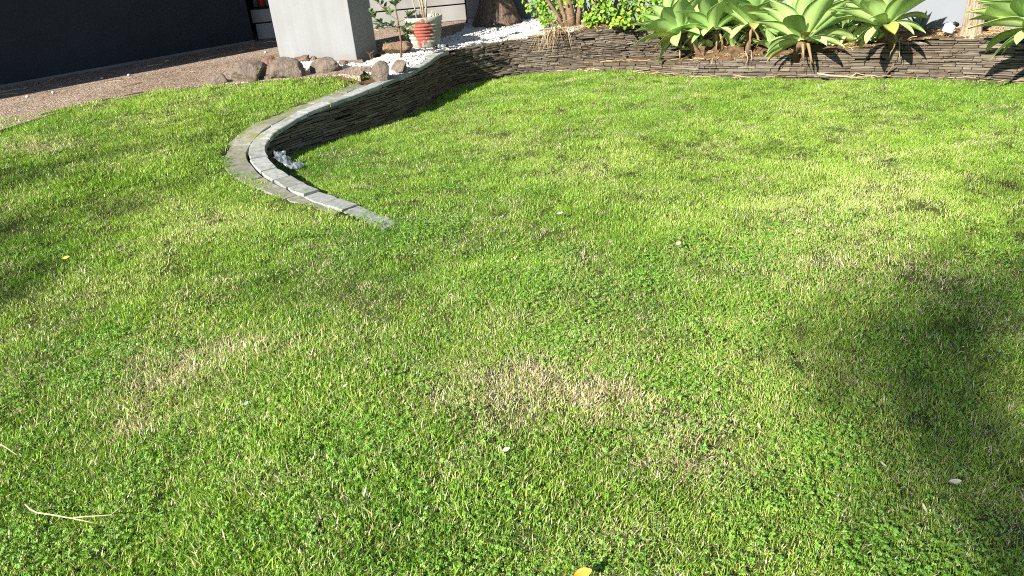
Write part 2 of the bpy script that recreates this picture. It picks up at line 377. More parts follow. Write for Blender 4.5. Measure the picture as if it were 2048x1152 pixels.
def arclen(P): return np.r_[0, np.cumsum(np.linalg.norm(np.diff(P[:, :2], axis=0), axis=1))]
s_in = arclen(inner)
# coping ends where the white pebbles take over
i_end = int(np.argmin(np.abs(inner[:, 0] - (-0.47)) + (inner[:, 1] < 8) * 9))
S_END = s_in[i_end]
i_tip = int(np.argmin(inner[:, 0]))
def at(P, s, sl, k): return np.interp(sl, s, P[:, k])
W1 = 0.125                                         # inner row of coping stones
def w2(sl):                                        # outer row of pavers: widest at the bend, gone at the tail
    tip = s_in[i_tip]
    return float(np.interp(sl, [0, 0.45, tip - 0.75, tip - 0.1, tip + 0.6, tip + 1.2, tip + 1.7, S_END - 0.7, S_END], [0.03, 0.04, 0.14, 0.215, 0.19, 0.17, 0.38, 0.30, 0.11]))
outer = np.array([[*(inner[i, :2] - inn[i] * (W1 + w2(s_in[i]))), inner[i, 2]] for i in range(i_end + 1)])
DRIVE_Z = 0.44
EDGE = [gp(x, y, DRIVE_Z - 0.02)[:2] for x, y in ((0, 262), (100, 232), (200, 208), (300, 188), (420, 171), (480, 167), (530, 163), (600, 157), (680, 150), (722, 153))]
edge_l = [np.array(p) for p in ((-5.6, -3.0), (-4.9, 1.5), (-4.55, 4.2), (-4.3, 5.3))]
drive_edge = edge_l + EDGE
def inpoly(x, y, poly):
    poly = np.asarray(poly)[:, :2]; r = np.zeros(np.shape(x), bool); j = len(poly) - 1
    for i in range(len(poly)):
        xi, yi = poly[i]; xj, yj = poly[j]
        if yi != yj:
            c = ((yi > y) != (yj > y)) & (x < (xj - xi) * (y - yi) / (yj - yi) + xi); r ^= c
        j = i
    return r
i_join = int(np.argmin(np.linalg.norm(outer[:, :2] - EDGE[-1], axis=1)))
front_low = np.concatenate([inner[i_end:int(np.argmin(np.abs(inner[:, 0] - 0.70))), :2], lower[:, :2]])
lawn_poly = [np.array([-5.6, -3.0])] + drive_edge[1:] + [p[:2] for p in outer[:i_join][::-1]] + [p[:2] for p in inner[:i_end]] + list(front_low) + [np.array([8.0, -3.0])]
# dividing line between raised and sunken lawn
mid = np.array([[*(inner[i, :2] - inn[i] * 0.07)] for i in range(i_end + 1)])
upper_poly = [np.array([-9, -3])] + [np.array([-9, 12.0])] + [np.array([-0.3, 12.0])] + list(mid[::-1]) + [np.array([-0.45, 3.2]), np.array([-0.25, 1.5]), np.array([-0.1, -3])]
# height of the raised lawn: smooth surface through surveyed points
cp = [(p[0], p[1], p[2] - 0.012) for p in outer[::6]]
cp += [(p[0], p[1], DRIVE_Z - 0.006) for p in drive_edge[3:]] + [(-4.55, 4.2, .36), (-4.7, 2.5, .24), (-5, 0, .1), (-5.5, -2.5, 0), (-3.2, 4.2, .17), (-3.0, 3.0, .06), (-2.0, 2.4, .0), (-1.3, 3.4, .005), (-.9, 4.0, .008), (-.5, 3.3, 0), (-1, 1.5, 0), (-.25, 1.5, 0), (-.1, -1, 0), (-2.5, 0, 0), (-1, -2.5, 0), (-7, 6, .44), (-5, 9, .44), (-2.2, 9, .44), (-1, 8.4, .43)]
def rbf(cp):
    cp = np.array(cp); P = cp[:, :2]; n = len(P); A = np.linalg.norm(P[:, None] - P[None], axis=2)
    B = np.c_[np.ones(n), P]; K = np.block([[A - 0.02 * np.eye(n), B], [B.T, np.zeros((3, 3))]])
    c = np.linalg.solve(K, np.r_[cp[:, 2], 0, 0, 0])
    def f(x, y):
        x = np.asarray(x, float); y = np.asarray(y, float); sh = x.shape; q = np.c_[x.ravel(), y.ravel()]; out = np.empty(len(q))
        for a in range(0, len(q), 20000):
            D = np.linalg.norm(q[a:a + 20000, None] - P[None], axis=2); out[a:a + 20000] = D @ c[:n] + c[n] + q[a:a + 20000] @ c[n + 1:]
        return out.reshape(sh)
    return f
zu = rbf(cp)
def vnoise(x, y, sc, seed=0):
    r = np.random.RandomState(seed); T = r.rand(64, 64); x = np.asarray(x) * sc + 100; y = np.asarray(y) * sc + 100
    xi = np.floor(x).astype(int); yi = np.floor(y).astype(int); fx = x - xi; fy = y - yi; fx = fx * fx * (3 - 2 * fx); fy = fy * fy * (3 - 2 * fy)
    g = lambda a, b: T[a % 64, b % 64]
    return (g(xi, yi) * (1 - fx) + g(xi + 1, yi) * fx) * (1 - fy) + (g(xi, yi + 1) * (1 - fx) + g(xi + 1, yi + 1) * fx) * fy
band_poly = [p[:2] - n * 0.03 for p, n in zip(inner[:i_end], inn[:i_end])] + [p[:2] + n * 0.05 for p, n in zip(outer[:i_end], inn[:i_end])][::-1]
drive_poly = [np.array([-9, -3])] + [p + np.array([-0.07, 0.05]) for p in drive_edge] + [np.array([-1.3, 7.35]), np.array([-0.8, 7.6]), np.array([-0.3, 12]), np.array([-9, 12])]
def height(x, y):
    up = inpoly(x, y, upper_poly)
    z = np.where(up, np.clip(zu(x, y), 0, 0.47), 0.0)
    z = z + 0.022 * (vnoise(x, y, 1.6, 3) - 0.5) + 0.020 * (vnoise(x, y, 6, 4) - 0.5)
    z = z + 0.022 * np.exp(-((x + 0.80) ** 2 + (y - 4.42) ** 2) / 0.35)
    z = np.where(inpoly(x, y, band_poly), z - 0.06, z)
    return np.where(up & inpoly(x, y, drive_poly), np.minimum(z, DRIVE_Z) - 0.10, z)

# ------------------------------------------------------------------ setting: ground, lawn, driveway, garden bed
def sheet(name, poly, z, mt, kind='structure'):
    mb = MB(); mb.add([(p[0], p[1], z) for p in poly], [tuple(range(len(poly)))])
    o = mb.build(name, mt); 
    if kind: o['kind'] = kind
    return o
sheet('ground', [(-150, -150), (150, -150), (150, 150), (-150, 150)], -0.12, M_ground)

def gridmesh(name, x0, x1, y0, y1, d, zfun, mask=None):
    nx = int((x1 - x0) / d) + 1; ny = int((y1 - y0) / d) + 1
    X, Y = np.meshgrid(np.linspace(x0, x1, nx), np.linspace(y0, y1, ny)); Z = zfun(X, Y)
    idx = np.arange(nx * ny).reshape(ny, nx)
    q = np.stack([idx[:-1, :-1], idx[:-1, 1:], idx[1:, 1:], idx[1:, :-1]], -1).reshape(-1, 4)
    if mask is not None:
        m = mask(X, Y).ravel(); q = q[m[q].any(axis=1)]
        used = np.unique(q); rem = -np.ones(nx * ny, int); rem[used] = np.arange(len(used)); q = rem[q]
    else: used = np.arange(nx * ny)
    V = np.stack([X.ravel()[used], Y.ravel()[used], Z.ravel()[used]], 1)
    me = bpy.data.meshes.new(name); me.vertices.add(len(V)); me.vertices.foreach_set('co', V.ravel())
    me.loops.add(q.size); me.loops.foreach_set('vertex_index', q.ravel().astype(np.int32)); me.polygons.add(len(q))
    me.polygons.foreach_set('loop_start', np.arange(0, q.size, 4, dtype=np.int32)); me.update(calc_edges=True); me.validate()
    me.polygons.foreach_set('use_smooth', [True] * len(me.polygons))
    return me, V

me, LV = gridmesh('lawn', -5.6, 8.0, -1.0, 9.15, 0.045, height)
me.materials.append(M_soil)
lawn = link(bpy.data.objects.new('lawn', me)); lawn['kind'] = 'structure'

# driveway: two slabs of exposed aggregate with a sunk expansion joint between them
J = [gp(x, y, DRIVE_Z)[:2] for x, y in ((55, 189), (191, 167), (273, 154.5), (410, 134), (492, 120))]
jd = (J[-1] - J[0]) / np.linalg.norm(J[-1] - J[0]); jn = np.array([jd[1], -jd[0]])
ja, jb = J[0] - jd * 14, J[-1] + jd * 1.35
near_edge = [np.array(p) + (np.array([0.05, -0.02]) if i < len(drive_edge) - 5 else np.array([0, -0.05])) for i, p in enumerate(drive_edge)]
def slab(name, poly, mt, top=DRIVE_Z, th=0.12):
    mb = MB(); n = len(poly); vs = [(p[0], p[1], top) for p in poly] + [(p[0], p[1], top - th) for p in poly]
    fs = [tuple(range(n)), tuple(range(2 * n - 1, n - 1, -1))] + [(i, i + n, (i + 1) % n + n, (i + 1) % n) for i in range(n)]
    mb.add(vs, fs); me = mb.mesh(name, mt)
    import bmesh
    bm = bmesh.new(); bm.from_mesh(me); bmesh.ops.recalc_face_normals(bm, faces=bm.faces); bmesh.ops.triangulate(bm, faces=[f for f in bm.faces if len(f.verts) > 4]); bm.to_mesh(me); bm.free()
    o = link(bpy.data.objects.new(name, me)); o['kind'] = 'structure'; return o
slab('driveway', [ja + jn * 0.012] + near_edge + [np.array([-1.25, 7.35]), np.array([-1.32, 7.95]), jb + jn * 0.012], M_agg)
slab('driveway', [jb - jn * 0.012, np.array([-1.15, 8.35]), np.array([-0.62, 9.15]), np.array([-0.25, 9.75]), np.array([-0.32, 13.5]), np.array([-12, 13.5]), ja - jn * 0.012], M_agg)
slab('driveway_joint', [ja + jn * 0.02, jb + jn * 0.02, jb - jn * 0.02, ja - jn * 0.02], M_soil, DRIVE_Z - 0.03, 0.05)

# house wall line and garden bed
HW0 = np.array([-0.29, 10.93]); HWD = np.array([0.79, -0.613]); HWD /= np.linalg.norm(HWD); HWN = np.array([HWD[1], -HWD[0]])   # towards camera = -(.61,.79)
if HWN[1] > 0: HWN = -HWN
iu_end = int(np.argmin(np.abs(inner[:, 0] - 1.95) + (inner[:, 1] < 7.5) * 9))
back_in = np.array([[*(inner[i, :2] - inn[i] * 0.06)] for i in range(i_end - 30, iu_end)])
lt_, ln_ = normals(lower)
jl = int(np.argmin(np.abs(lower[:, 0] - 2.12)))
back_low = np.array([[*(lower[i, :2] - ln_[i] * 0.05)] for i in range(jl, len(lower))])
bed_poly = list(back_in) + list(back_low) + [np.array([9.5, 3.4]), HW0 + HWD * 11.6, HW0 - HWD * 0.0, np.array([-0.32, 9.8]), np.array([-0.65, 9.15]), np.array([-1.15, 8.35]), np.array([-1.35, 7.9]), np.array([-2.35, 8.75]), np.array([-2.6, 8.2]), np.array([-1.75, 7.6]), np.array([-1.3, 7.25])]
bcp = [(p[0], p[1], z - 0.012) for p, z in zip(back_in[::5], inner[i_end - 30:iu_end:5, 2])]
bcp += [(p[0], p[1], z - 0.01) for p, z in zip(back_low[::6], lower[jl::6, 2])]
bcp += [(*(p[:2] - n * 0.40), min(0.39, p[2] + 0.13)) for p, n in zip(lower[jl + 4::8], ln_[jl + 4::8])]
bedw = lambda k: float(np.interp(k, [2.2, 3.6], [.47, .395]))
bcp += [(*(HW0 + HWD * k), bedw(k)) for k in np.linspace(0, 11, 14)] + [(*(HW0 + HWD * k - np.array([.6, .79]) * 0.55), bedw(k) - .005) for k in np.linspace(2, 10.5, 10)]
bcp += [(-2.4, 8.4, .445), (-1.8, 7.75, .435), (-1.3, 7.4, .41), (-1.2, 8.3, .445), (-.6, 9.1, .45), (-.9, 7.9, .43), (-.3, 9.8, .455), (0.1, 9.6, .46)]
bcp = [b for k, b in enumerate(bcp) if all((b[0] - c[0]) ** 2 + (b[1] - c[1]) ** 2 > 4e-4 for c in bcp[:k])]
zbed = rbf(bcp)
bedz = lambda x, y: zbed(x, y) + 0.012 * (vnoise(x, y, 9, 8) - 0.5)
me, BV = gridmesh('garden_bed', -2.7, 9.5, 3.2, 11.2, 0.035, bedz, lambda x, y: inpoly(x, y, bed_poly))
me.materials.append(M_bedsoil); bed = link(bpy.data.objects.new('garden_bed', me)); bed['kind'] = 'structure'
# narrow soil ledge between the low wall and the tall one behind it
j0 = 2; mb = MB(); L = []
for i in range(j0, jl + 8):
    d = float(np.interp(i, [j0, jl], [0.10, 0.34])); p = lower[i]; n = ln_[i]
    L += [(p[0] - n[0] * .03, p[1] - n[1] * .03, p[2] - .014), (p[0] - n[0] * d, p[1] - n[1] * d, p[2] - .006 + 0.02 * RNG.random())]
mb.add(L, [(2 * k, 2 * k + 2, 2 * k + 3, 2 * k + 1) for k in range(len(L) // 2 - 1)])
o = mb.build('ledge_soil', M_bedsoil); o['kind'] = 'structure'

# ------------------------------------------------------------------ slate retaining walls
SLATE_V = []
for k in range(7):
    r = random.Random(40 + k); mb = MB(); nx = 4
    vs = []
    for i in range(nx + 1):
        x = -0.5 + i / nx
        f = r.uniform(-0.10, 0.05) + (-0.14 * r.random() if i in (0, nx) else 0); tz = r.uniform(-0.13, 0.02); bz = r.uniform(-0.02, 0.10)
        vs += [(x, 0.5 + f, -0.5 + bz), (x, 0.5 + f + r.uniform(-.05, .03), 0.5 + tz), (x, -0.5, 0.5 + tz * .5), (x, -0.5, -0.5)]
    fs = [(0, 1, 2, 3), tuple(4 * nx + q for q in (3, 2, 1, 0))]
    for i in range(nx):
        a = 4 * i; b = a + 4
        fs += [(a, b, b + 1, a + 1), (a + 1, b + 1, b + 2, a + 2), (a + 2, b + 2, b + 3, a + 3), (a + 3, b + 3, b, a)]
    mb.add(vs, fs); SLATE_V.append((mb, mb.mesh('slate_piece', M_slate)))
def slate_wall(P, z0fun, topoff, parent, rng, core_th=0.16, sl0=0.0, sl1=None, setback=lambda s: 0.0):
    s = arclen(P); t, n = normals(P); sl1 = sl1 or s[-1]
    ev = lambda sl: (np.array([np.interp(sl, s, P[:, k]) for k in range(3)]), np.array([np.interp(sl, s, t[:, 0]), np.interp(sl, s, t[:, 1])]), np.array([np.interp(sl, s, n[:, 0]), np.interp(sl, s, n[:, 1])]))
    pieces = []; z = -0.03
    while z < 0.5:
        th = rng.choice((rng.uniform(0.012, 0.019), rng.uniform(0.016, 0.027))); sl = sl0 - rng.uniform(0, .15)
        while sl < sl1:
            ln = rng.choice((rng.uniform(.06, .13), rng.uniform(.11, .22), rng.uniform(.14, .27)))
            c = sl + ln / 2
            if sl0 <= c <= sl1:
                p, tt, nn = ev(c); lo, hi = z0fun(c), p[2] - topoff
                if z + th * 0.35 >= lo and z + th <= hi + 0.008 and rng.random() > 0.004:
                    sh = rng.uniform(-0.008, 0.006) - setback(c); dep = 0.07
                    pos = p[:2] + nn * (sh - dep / 2)
                    a = atan2(tt[1], tt[0]) + rng.uniform(-.02, .02)
                    zj = rng.uniform(-.0035, .0035); tj = rng.choice((1, 1, 1, .8, 1.25)); mt = Matrix.Translation((pos[0], pos[1], z + th / 2 + zj)) @ Euler((rng.uniform(-.04, .04), rng.uniform(-.012, .012), a)).to_matrix().to_4x4() @ Matrix.Diagonal((ln - .005, -dep, (th - .0034) * tj, 1))
                    D = math.sqrt(pos[0] ** 2 + pos[1] ** 2 + (CH - z) ** 2)
                    pieces.append((ln * th / D ** 2, mt, rng.randrange(7)))
            sl += ln
        z += th
    pieces.sort(key=lambda q: -q[0])
    for _, mt, k in pieces[:300]:
        o = bpy.data.objects.new('slate', SLATE_V[k][1]); link(o, parent); o.matrix_world = mt
    rest = MB()
    for _, mt, k in pieces[300:]:
        src = SLATE_V[k][0]; rest.add([mt @ Vector(v) for v in src.v], src.f)
    if rest.n:
        o = rest.build('slate_courses', M_slate, parent); o['kind'] = 'stuff'
    # earth core
    core = MB(); vs = []; m = 0
    for sl in np.arange(sl0, sl1, 0.05):
        p, tt, nn = ev(sl); lo, hi = -0.1, max(p[2] - topoff - 0.012, 0.0)
        f = p[:2] - nn * (0.035 + setback(sl)); b = p[:2] - nn * (core_th + setback(sl))
        vs += [(f[0], f[1], lo), (f[0], f[1], hi), (b[0], b[1], hi), (b[0], b[1], lo)]; m += 1
    fs = [(0, 1, 2, 3), tuple(4 * (m - 1) + q for q in (3, 2, 1, 0))]
    for i in range(m - 1):
        a = 4 * i; b = a + 4
        fs += [(a, b, b + 1, a + 1), (a + 1, b + 1, b + 2, a + 2), (a + 2, b + 2, b + 3, a + 3)]
    core.add(vs, fs); core.build('earth_core', M_mortar, parent)
    return len(pieces)
ident = lambda nm, lab, cat: empty(nm, (0, 0, 0), lab, cat)
wall_a = ident('retaining_wall', 'curved dark stacked slate retaining wall capped with pale coping stones that hooks round to the lawn', 'retaining wall')
s_w0 = s_in[int(np.argmin(np.abs(s_in - (s_in[i_tip] - 1.5))))]
cap_fun = lambda c: 0.036 if c < S_END else 0.0
inner_w = inner.copy()
inner_w[:i_end + 1, 2] -= 0.036
ledge_s = lambda c: float(np.interp(c, [s_in[int(np.argmin(np.abs(inner[:, 0] - .70) + (inner[:, 1] < 8.2) * 9))], s_in[iu_end]], [0.0, 0.05]))
nA = slate_wall(inner_w[:iu_end + 10], lambda c: -0.03, 0.0, wall_a, random.Random(3), sl0=0.25, setback=ledge_s)
wall_b = ident('retaining_wall', 'low straight tier of grey stacked slate below the agaves, rising to the right', 'retaining wall')
nB = slate_wall(lower, lambda c: -0.03, 0.0, wall_b, random.Random(4), core_th=0.13)

# coping stones (inner row) and mossy pavers (outer row): each its own block following the bend
def block(name, sa, sb, off0, off1, th, mt, parent, rng, dz=0.0):
    m = 4; vs = []
    k = rng.uniform(-.006, .006); tilt = rng.uniform(-.010, .010)
    for i in range(m):
        sl = sa + (sb - sa) * i / (m - 1)
        p = np.array([np.interp(sl, s_in, inner[:, q]) for q in range(3)]); n = np.array([np.interp(sl, s_in, inn[:, 0]), np.interp(sl, s_in, inn[:, 1])]); n /= np.linalg.norm(n)
        o0 = off0(sl) if callable(off0) else off0; o1 = off1(sl) if callable(off1) else off1
        a = p[:2] - n * (o0 + rng.uniform(-.007, .007)); b = p[:2] - n * (o1 + rng.uniform(-.012, .010)); zt = p[2] + dz + k + tilt * (i / (m - 1) - .5)
        c = 0.006
        vs += [(a[0], a[1], zt - th), (a[0], a[1], zt - c), (a[0] - n[0] * c, a[1] - n[1] * c, zt), (b[0] + n[0] * c, b[1] + n[1] * c, zt), (b[0], b[1], zt - c), (b[0], b[1], zt - th)]
    fs = [(5, 4, 3, 2, 1, 0), tuple(6 * (m - 1) + q for q in range(6))]
    for i in range(m - 1):
        for q in range(6):
            a = 6 * i + q; b = 6 * i + (q + 1) % 6; fs.append((a, b, b + 6, a + 6))
    return MB().add(vs, fs).build(name, mt, parent)
rc = random.Random(8); sl = 0.0
while sl < S_END:
    ln = rc.uniform(.20, .29); e = min(sl + ln, S_END)
    block('coping_stone', sl + .004, e - .004, -0.014, W1 - .003, 0.036, M_coping, wall_a, rc); sl = e
sl = 0.30; i_stop = s_in[min(i_join + 4, i_end)]
while sl < S_END - 0.25:
    ln = rc.uniform(.16, .30); e = sl + ln
    block('paver', sl + .003, e - .003, W1 + .004, lambda q: W1 + w2(q), 0.05, M_paver, wall_a, rc, -0.008); sl = e

sl = s_in[i_tip] + 1.45
while sl < s_in[i_tip] + 2.15:
    ln = rc.uniform(.18, .26); e = sl + ln
    block('paver', sl + .003, e - .003, lambda q: W1 + w2(q) + .006, lambda q: W1 + w2(q) + .24, 0.05, M_paver, wall_a, rc, 0.012); sl = e

# ------------------------------------------------------------------ buildings
VD = np.array([0.665, 0.747]); UD = np.array([0.747, -0.665])
def wallbox(name, a, b, th, z0, z1, mt, parent=None, side=1, bevel=0.0):
    """upright slab from a to b in plan; th to the side"""
    a = np.array(a); b = np.array(b); d = (b - a) / np.linalg.norm(b - a); n = np.array([-d[1], d[0]]) * side * th
    P = [a, b, b + n, a + n]
    vs = [(*p, z0) for p in P] + [(*p, z1) for p in P]
    fs = [(0, 1, 2, 3), (7, 6, 5, 4)] + [(i, i + 4, (i + 1) % 4 + 4, (i + 1) % 4) for i in range(4)]
    mb = MB().add(vs, fs); o = mb.build(name, mt, parent, bevel=bevel)
    import bmesh
    bm = bmesh.new(); bm.from_mesh(o.data); bmesh.ops.recalc_face_normals(bm, faces=bm.faces); bm.to_mesh(o.data); bm.free()
    return o
# painted pillar
P0 = gp(561, 122.5, DRIVE_Z)[:2]; P1 = gp(714, 120, DRIVE_Z)[:2]
pd = (P1 - P0) / np.linalg.norm(P1 - P0); pn = np.array([-pd[1], pd[0]])
pil = wallbox('pillar', P0, P1, 0.42, 0.30, 3.0, M_pillar, None, 1, 0.006)
props(pil, 'broad light grey painted pillar standing behind the brown rocks', 'pillar'); pil['kind'] = 'thing'
# carport: dark side wall with pale footing, roof slab carried by the pillar
D0 = gp(0, 175, DRIVE_Z)[:2]; D1 = gp(506, 84, DRIVE_Z)[:2]; dd = (D1 - D0) / np.linalg.norm(D1 - D0)
cp_o = empty('carport', (0, 0, 0), 'dark navy garage side wall in shade with a pale footing strip', 'garage wall')
wallbox('side_wall', D0 - dd * 9, D1 + dd * 0.02, 0.2, 0.469, 2.95, M_darkwall, cp_o, 1)
wallbox('footing', D0 - dd * 9 + UD * 0.018, D1 + dd * 0.02 + UD * 0.018, 0.25, 0.3, 0.466, M_footing, cp_o, 1)
bw0 = D1 + np.array([-.6, 1.5])
wallbox('return_wall', D1 + dd * 0.02, bw0, 0.2, 0.3, 2.95, M_darkwall, cp_o, 1)
wallbox('rear_wall', bw0, bw0 + np.array([4.6, .3]), 0.2, 0.3, 2.95, M_darkwall, cp_o, 1)
R0 = D1 + dd * 2.6 - UD * 0.35
r_front = P0 - pd * 2.55 - pn * 0.05
mb = MB(); q0 = np.array(P1) - pn * 0.05 + pd * 0.05; q1 = D1 + UD * 0.93 - dd * 1.2; q2 = R0; q3 = R0 + UD * 3.9
mb.add([(*q, 2.953) for q in (q0, q1, q2, q3)] + [(*q, 3.2) for q in (q0, q1, q2, q3)], [(0, 1, 2, 3), (7, 6, 5, 4), (0, 4, 5, 1), (1, 5, 6, 2), (2, 6, 7, 3), (3, 7, 4, 0)])
mb.build('roof', M_roof, cp_o)
wallbox('side_eaves', D0 - dd * 9 - UD * .25, D1 + dd * 2.5 - UD * .25, -1.17, 3.203, 3.34, M_roof, cp_o, 1)
# unseen, added to cut skylight: porch roof between carport and house, and eaves
mb = MB(); q = [np.array(P1) - pn * 0.05 + pd * 0.06, HW0 - HWN * 0.0 + np.array([-.02, 0.0]) + HWN * .55 - HWD * .15, HW0 - HWD * .15 + np.array([.2, 2.6]), R0 + UD * 3.95]
mb.add([(*a, 2.953) for a in q] + [(*a, 3.2) for a in q], [(0, 1, 2, 3), (7, 6, 5, 4), (0, 4, 5, 1), (1, 5, 6, 2), (2, 6, 7, 3), (3, 7, 4, 0)])
mb.build('added_porch_roof', M_roof, cp_o)
# house wall
hw = empty('house_wall', (*HW0, 0.3), 'plain blue grey plastered house wall behind the agaves and the thick trunk', 'house wall')
def local(o, root): o.location = o.location - root.location
hwp = wallbox('plaster_wall', HW0, HW0 + HWD * 12, 0.22, 0.25, 3.2, M_wallgrey, None, 1); hwp.parent = hw; hwp.matrix_parent_inverse = Matrix.Translation(-Vector((*HW0, 0.3)))
ev_ = wallbox('eaves', HW0 + HWN * .50 + HWD * 1.3, HW0 + HWN * .50 + HWD * 12, 2.4, 3.203, 3.35, M_roof, None, 1); ev_.parent = hw; ev_.matrix_parent_inverse = Matrix.Translation(-Vector((*HW0, 0.3)))  # overhang out of view, added to dim the skylight on this wall
# concrete steps between pillar and house wall
st0 = gp(517, 80, DRIVE_Z)[:2]; st1 = HW0 + np.array([-0.02, 0.30])
sd = (st1 - st0) / np.linalg.norm(st1 - st0); sn = np.array([-sd[1], sd[0]])
steps = empty('concrete_steps', (0, 0, 0), 'pale concrete steps with shadow gaps behind the pot and the pillar', 'steps')
rs = random.Random(21)
z = DRIVE_Z + .004; back = 0.0
for k in range(4):
    h = (0.205, 0.165, 0.17, 0.17)[k]; L = np.linalg.norm(st1 - st0); cuts = [0, L * (.30, .42, .36, .5)[k], L * (.72, .80, .75, .85)[k], L]
    ov = 0.035 if k else 0.0
    for a, b in zip(cuts[:-1], cuts[1:]):
        wallbox('step_slab', st0 + sd * (a + .003) + sn * (back - ov) - sd * (ov if a == 0 else 0), st0 + sd * (b - .003) + sn * (back - ov), 0.62, z, z + h, M_conc, steps, 1, 0.006)
    z += h
    wallbox('gap_filler', st0 + sd * .04 + sn * (back + .05), st1 + sn * (back + .05), 0.5, z, z + .018, M_mortar, steps, 1); z += .018
    back += 0.30 if k else 0.055
# red canister on the steps
rp = aty(520, 32, st0[1] + 0.17); 
rc0 = empty('red_canister', (rp[0] + .04, rp[1] + 0.06, DRIVE_Z + .004 + .205 + .018 + .165 + .019), 'dark red cylinder standing on the steps left of the pillar', 'canister')
MB().lathe([(0, 0), (.050, 0), (.054, .006), (.054, .26), (.048, .285), (.03, .30), (.022, .31), (.022, .35), (0, .352)], 28).build('body', M_red, rc0, True)
MB().tube([(.0, 0, .345), (.02, 0, .375), (.075, 0, .378)], [.012, .012, .008], 8).build('handle', M_black, rc0, True)

# ------------------------------------------------------------------ rocks
def rock(name, px, py, z, size, seed, mt, label, rz=0.0, cat='rock', flat=0.0, sink=0.25, rough=0.17, facets=15):
    r = random.Random(seed); import bmesh
    size = (size[0] * .90, size[1] * .85, size[2] * .76); bm = bmesh.new(); bmesh.ops.create_icosphere(bm, subdivisions=5, radius=0.5)
    planes = [(Vector((r.gauss(0, 1), r.gauss(0, 1), r.gauss(0, .8))).normalized(), r.uniform(.27, .45)) for _ in range(facets)]
    if flat: planes.append((Vector((.06, -.05, 1)).normalized(), flat))
    ph = Vector((r.uniform(0, 50), r.uniform(0, 50), r.uniform(0, 50)))
    from mathutils import noise as mn
    for v in bm.verts:
        p = v.co.copy()
        for n, d in planes:
            e = p.dot(n) - d
            if e > 0: p -= n * e
        p *= 1 + rough * (mn.fractal(p * 2.6 + ph, .9, 2.1, 6) * .55 + abs(mn.noise(p * 5 + ph)) * .5 + mn.noise(p * 15 + ph) * .16 - .12)
        v.co = Vector((p.x * size[0], p.y * size[1], p.z * size[2])) 
    me = bpy.data.meshes.new(name); bm.to_mesh(me); bm.free(); me.materials.append(mt)
    me.polygons.foreach_set('use_smooth', [True] * len(me.polygons))
    o = link(bpy.data.objects.new(name, me)); g = gp(px, py, z); o.location = (g[0], g[1] + size[1] * .35, z + size[2] * (0.5 - sink)); o.rotation_euler = (r.uniform(-.15, .15), r.uniform(-.15, .15), rz)
    return props(o, label, cat, 'rocks edging the lawn')
ZR = 0.42
rock('rock', 438, 172, ZR, (.24, .22, .20), 1, M_rock, 'small brown rock at the left end of the row edging the lawn')
rock('rock', 500, 167, ZR, (.42, .34, .36), 2, M_rock, 'large rounded grey-brown boulder at the lawn edge, left of the pillar', .3, facets=6)
rock('rock', 541, 145, ZR, (.24, .3, .28), 3, M_rock2, 'rough ochre-stained rock wedged between the two big boulders', .2)
rock('rock', 572, 161, ZR, (.40, .34, .36), 4, M_rock, 'big grey boulder with a pale scar at the foot of the pillar', -.3, facets=7)
rock('rock', 537, 163, ZR, (.13, .12, .13), 5, M_rock, 'small pale rock half sunk in grass between the two big boulders', .7)
rock('rock', 604, 130, ZR + .01, (.30, .16, .18), 6, M_rock2, 'jagged reddish scoria rock against the pillar base', .1, rough=.3)
rock('rock', 625, 127, ZR + .01, (.13, .12, .14), 61, M_rock, 'small dark grey stone beside the jagged scoria rock', .1)
rock('rock', 650, 149, ZR, (.36, .28, .27), 7, M_rock, 'rounded lichen-stained rock among white pebbles before the pillar', .2, facets=7)
rock('rock', 687, 136, ZR, (.12, .12, .16), 8, M_rock2, 'small upright reddish rock just right of the lichen-stained one', .5)
rock('rock', 715, 149, .41, (.44, .20, .16), 9, M_rock, 'long low flat rock bordering the tip of the raised lawn', -.15)
rock('rock', 764, 161, .375, (.24, .22, .30), 10, M_rock, 'angular split rock standing on the paving beside the coping', .4, facets=12, rough=.1)
rock('rock', 800, 143, .40, (.24, .2, .18), 11, M_rock, 'dark low rock lying behind the angular split rock', -.2)
rock('rock', 794, 111, .44, (.50, .40, .26), 12, M_rock3, 'flat-topped brown boulder between the pillar and the pot', .1, flat=.30, sink=.18)

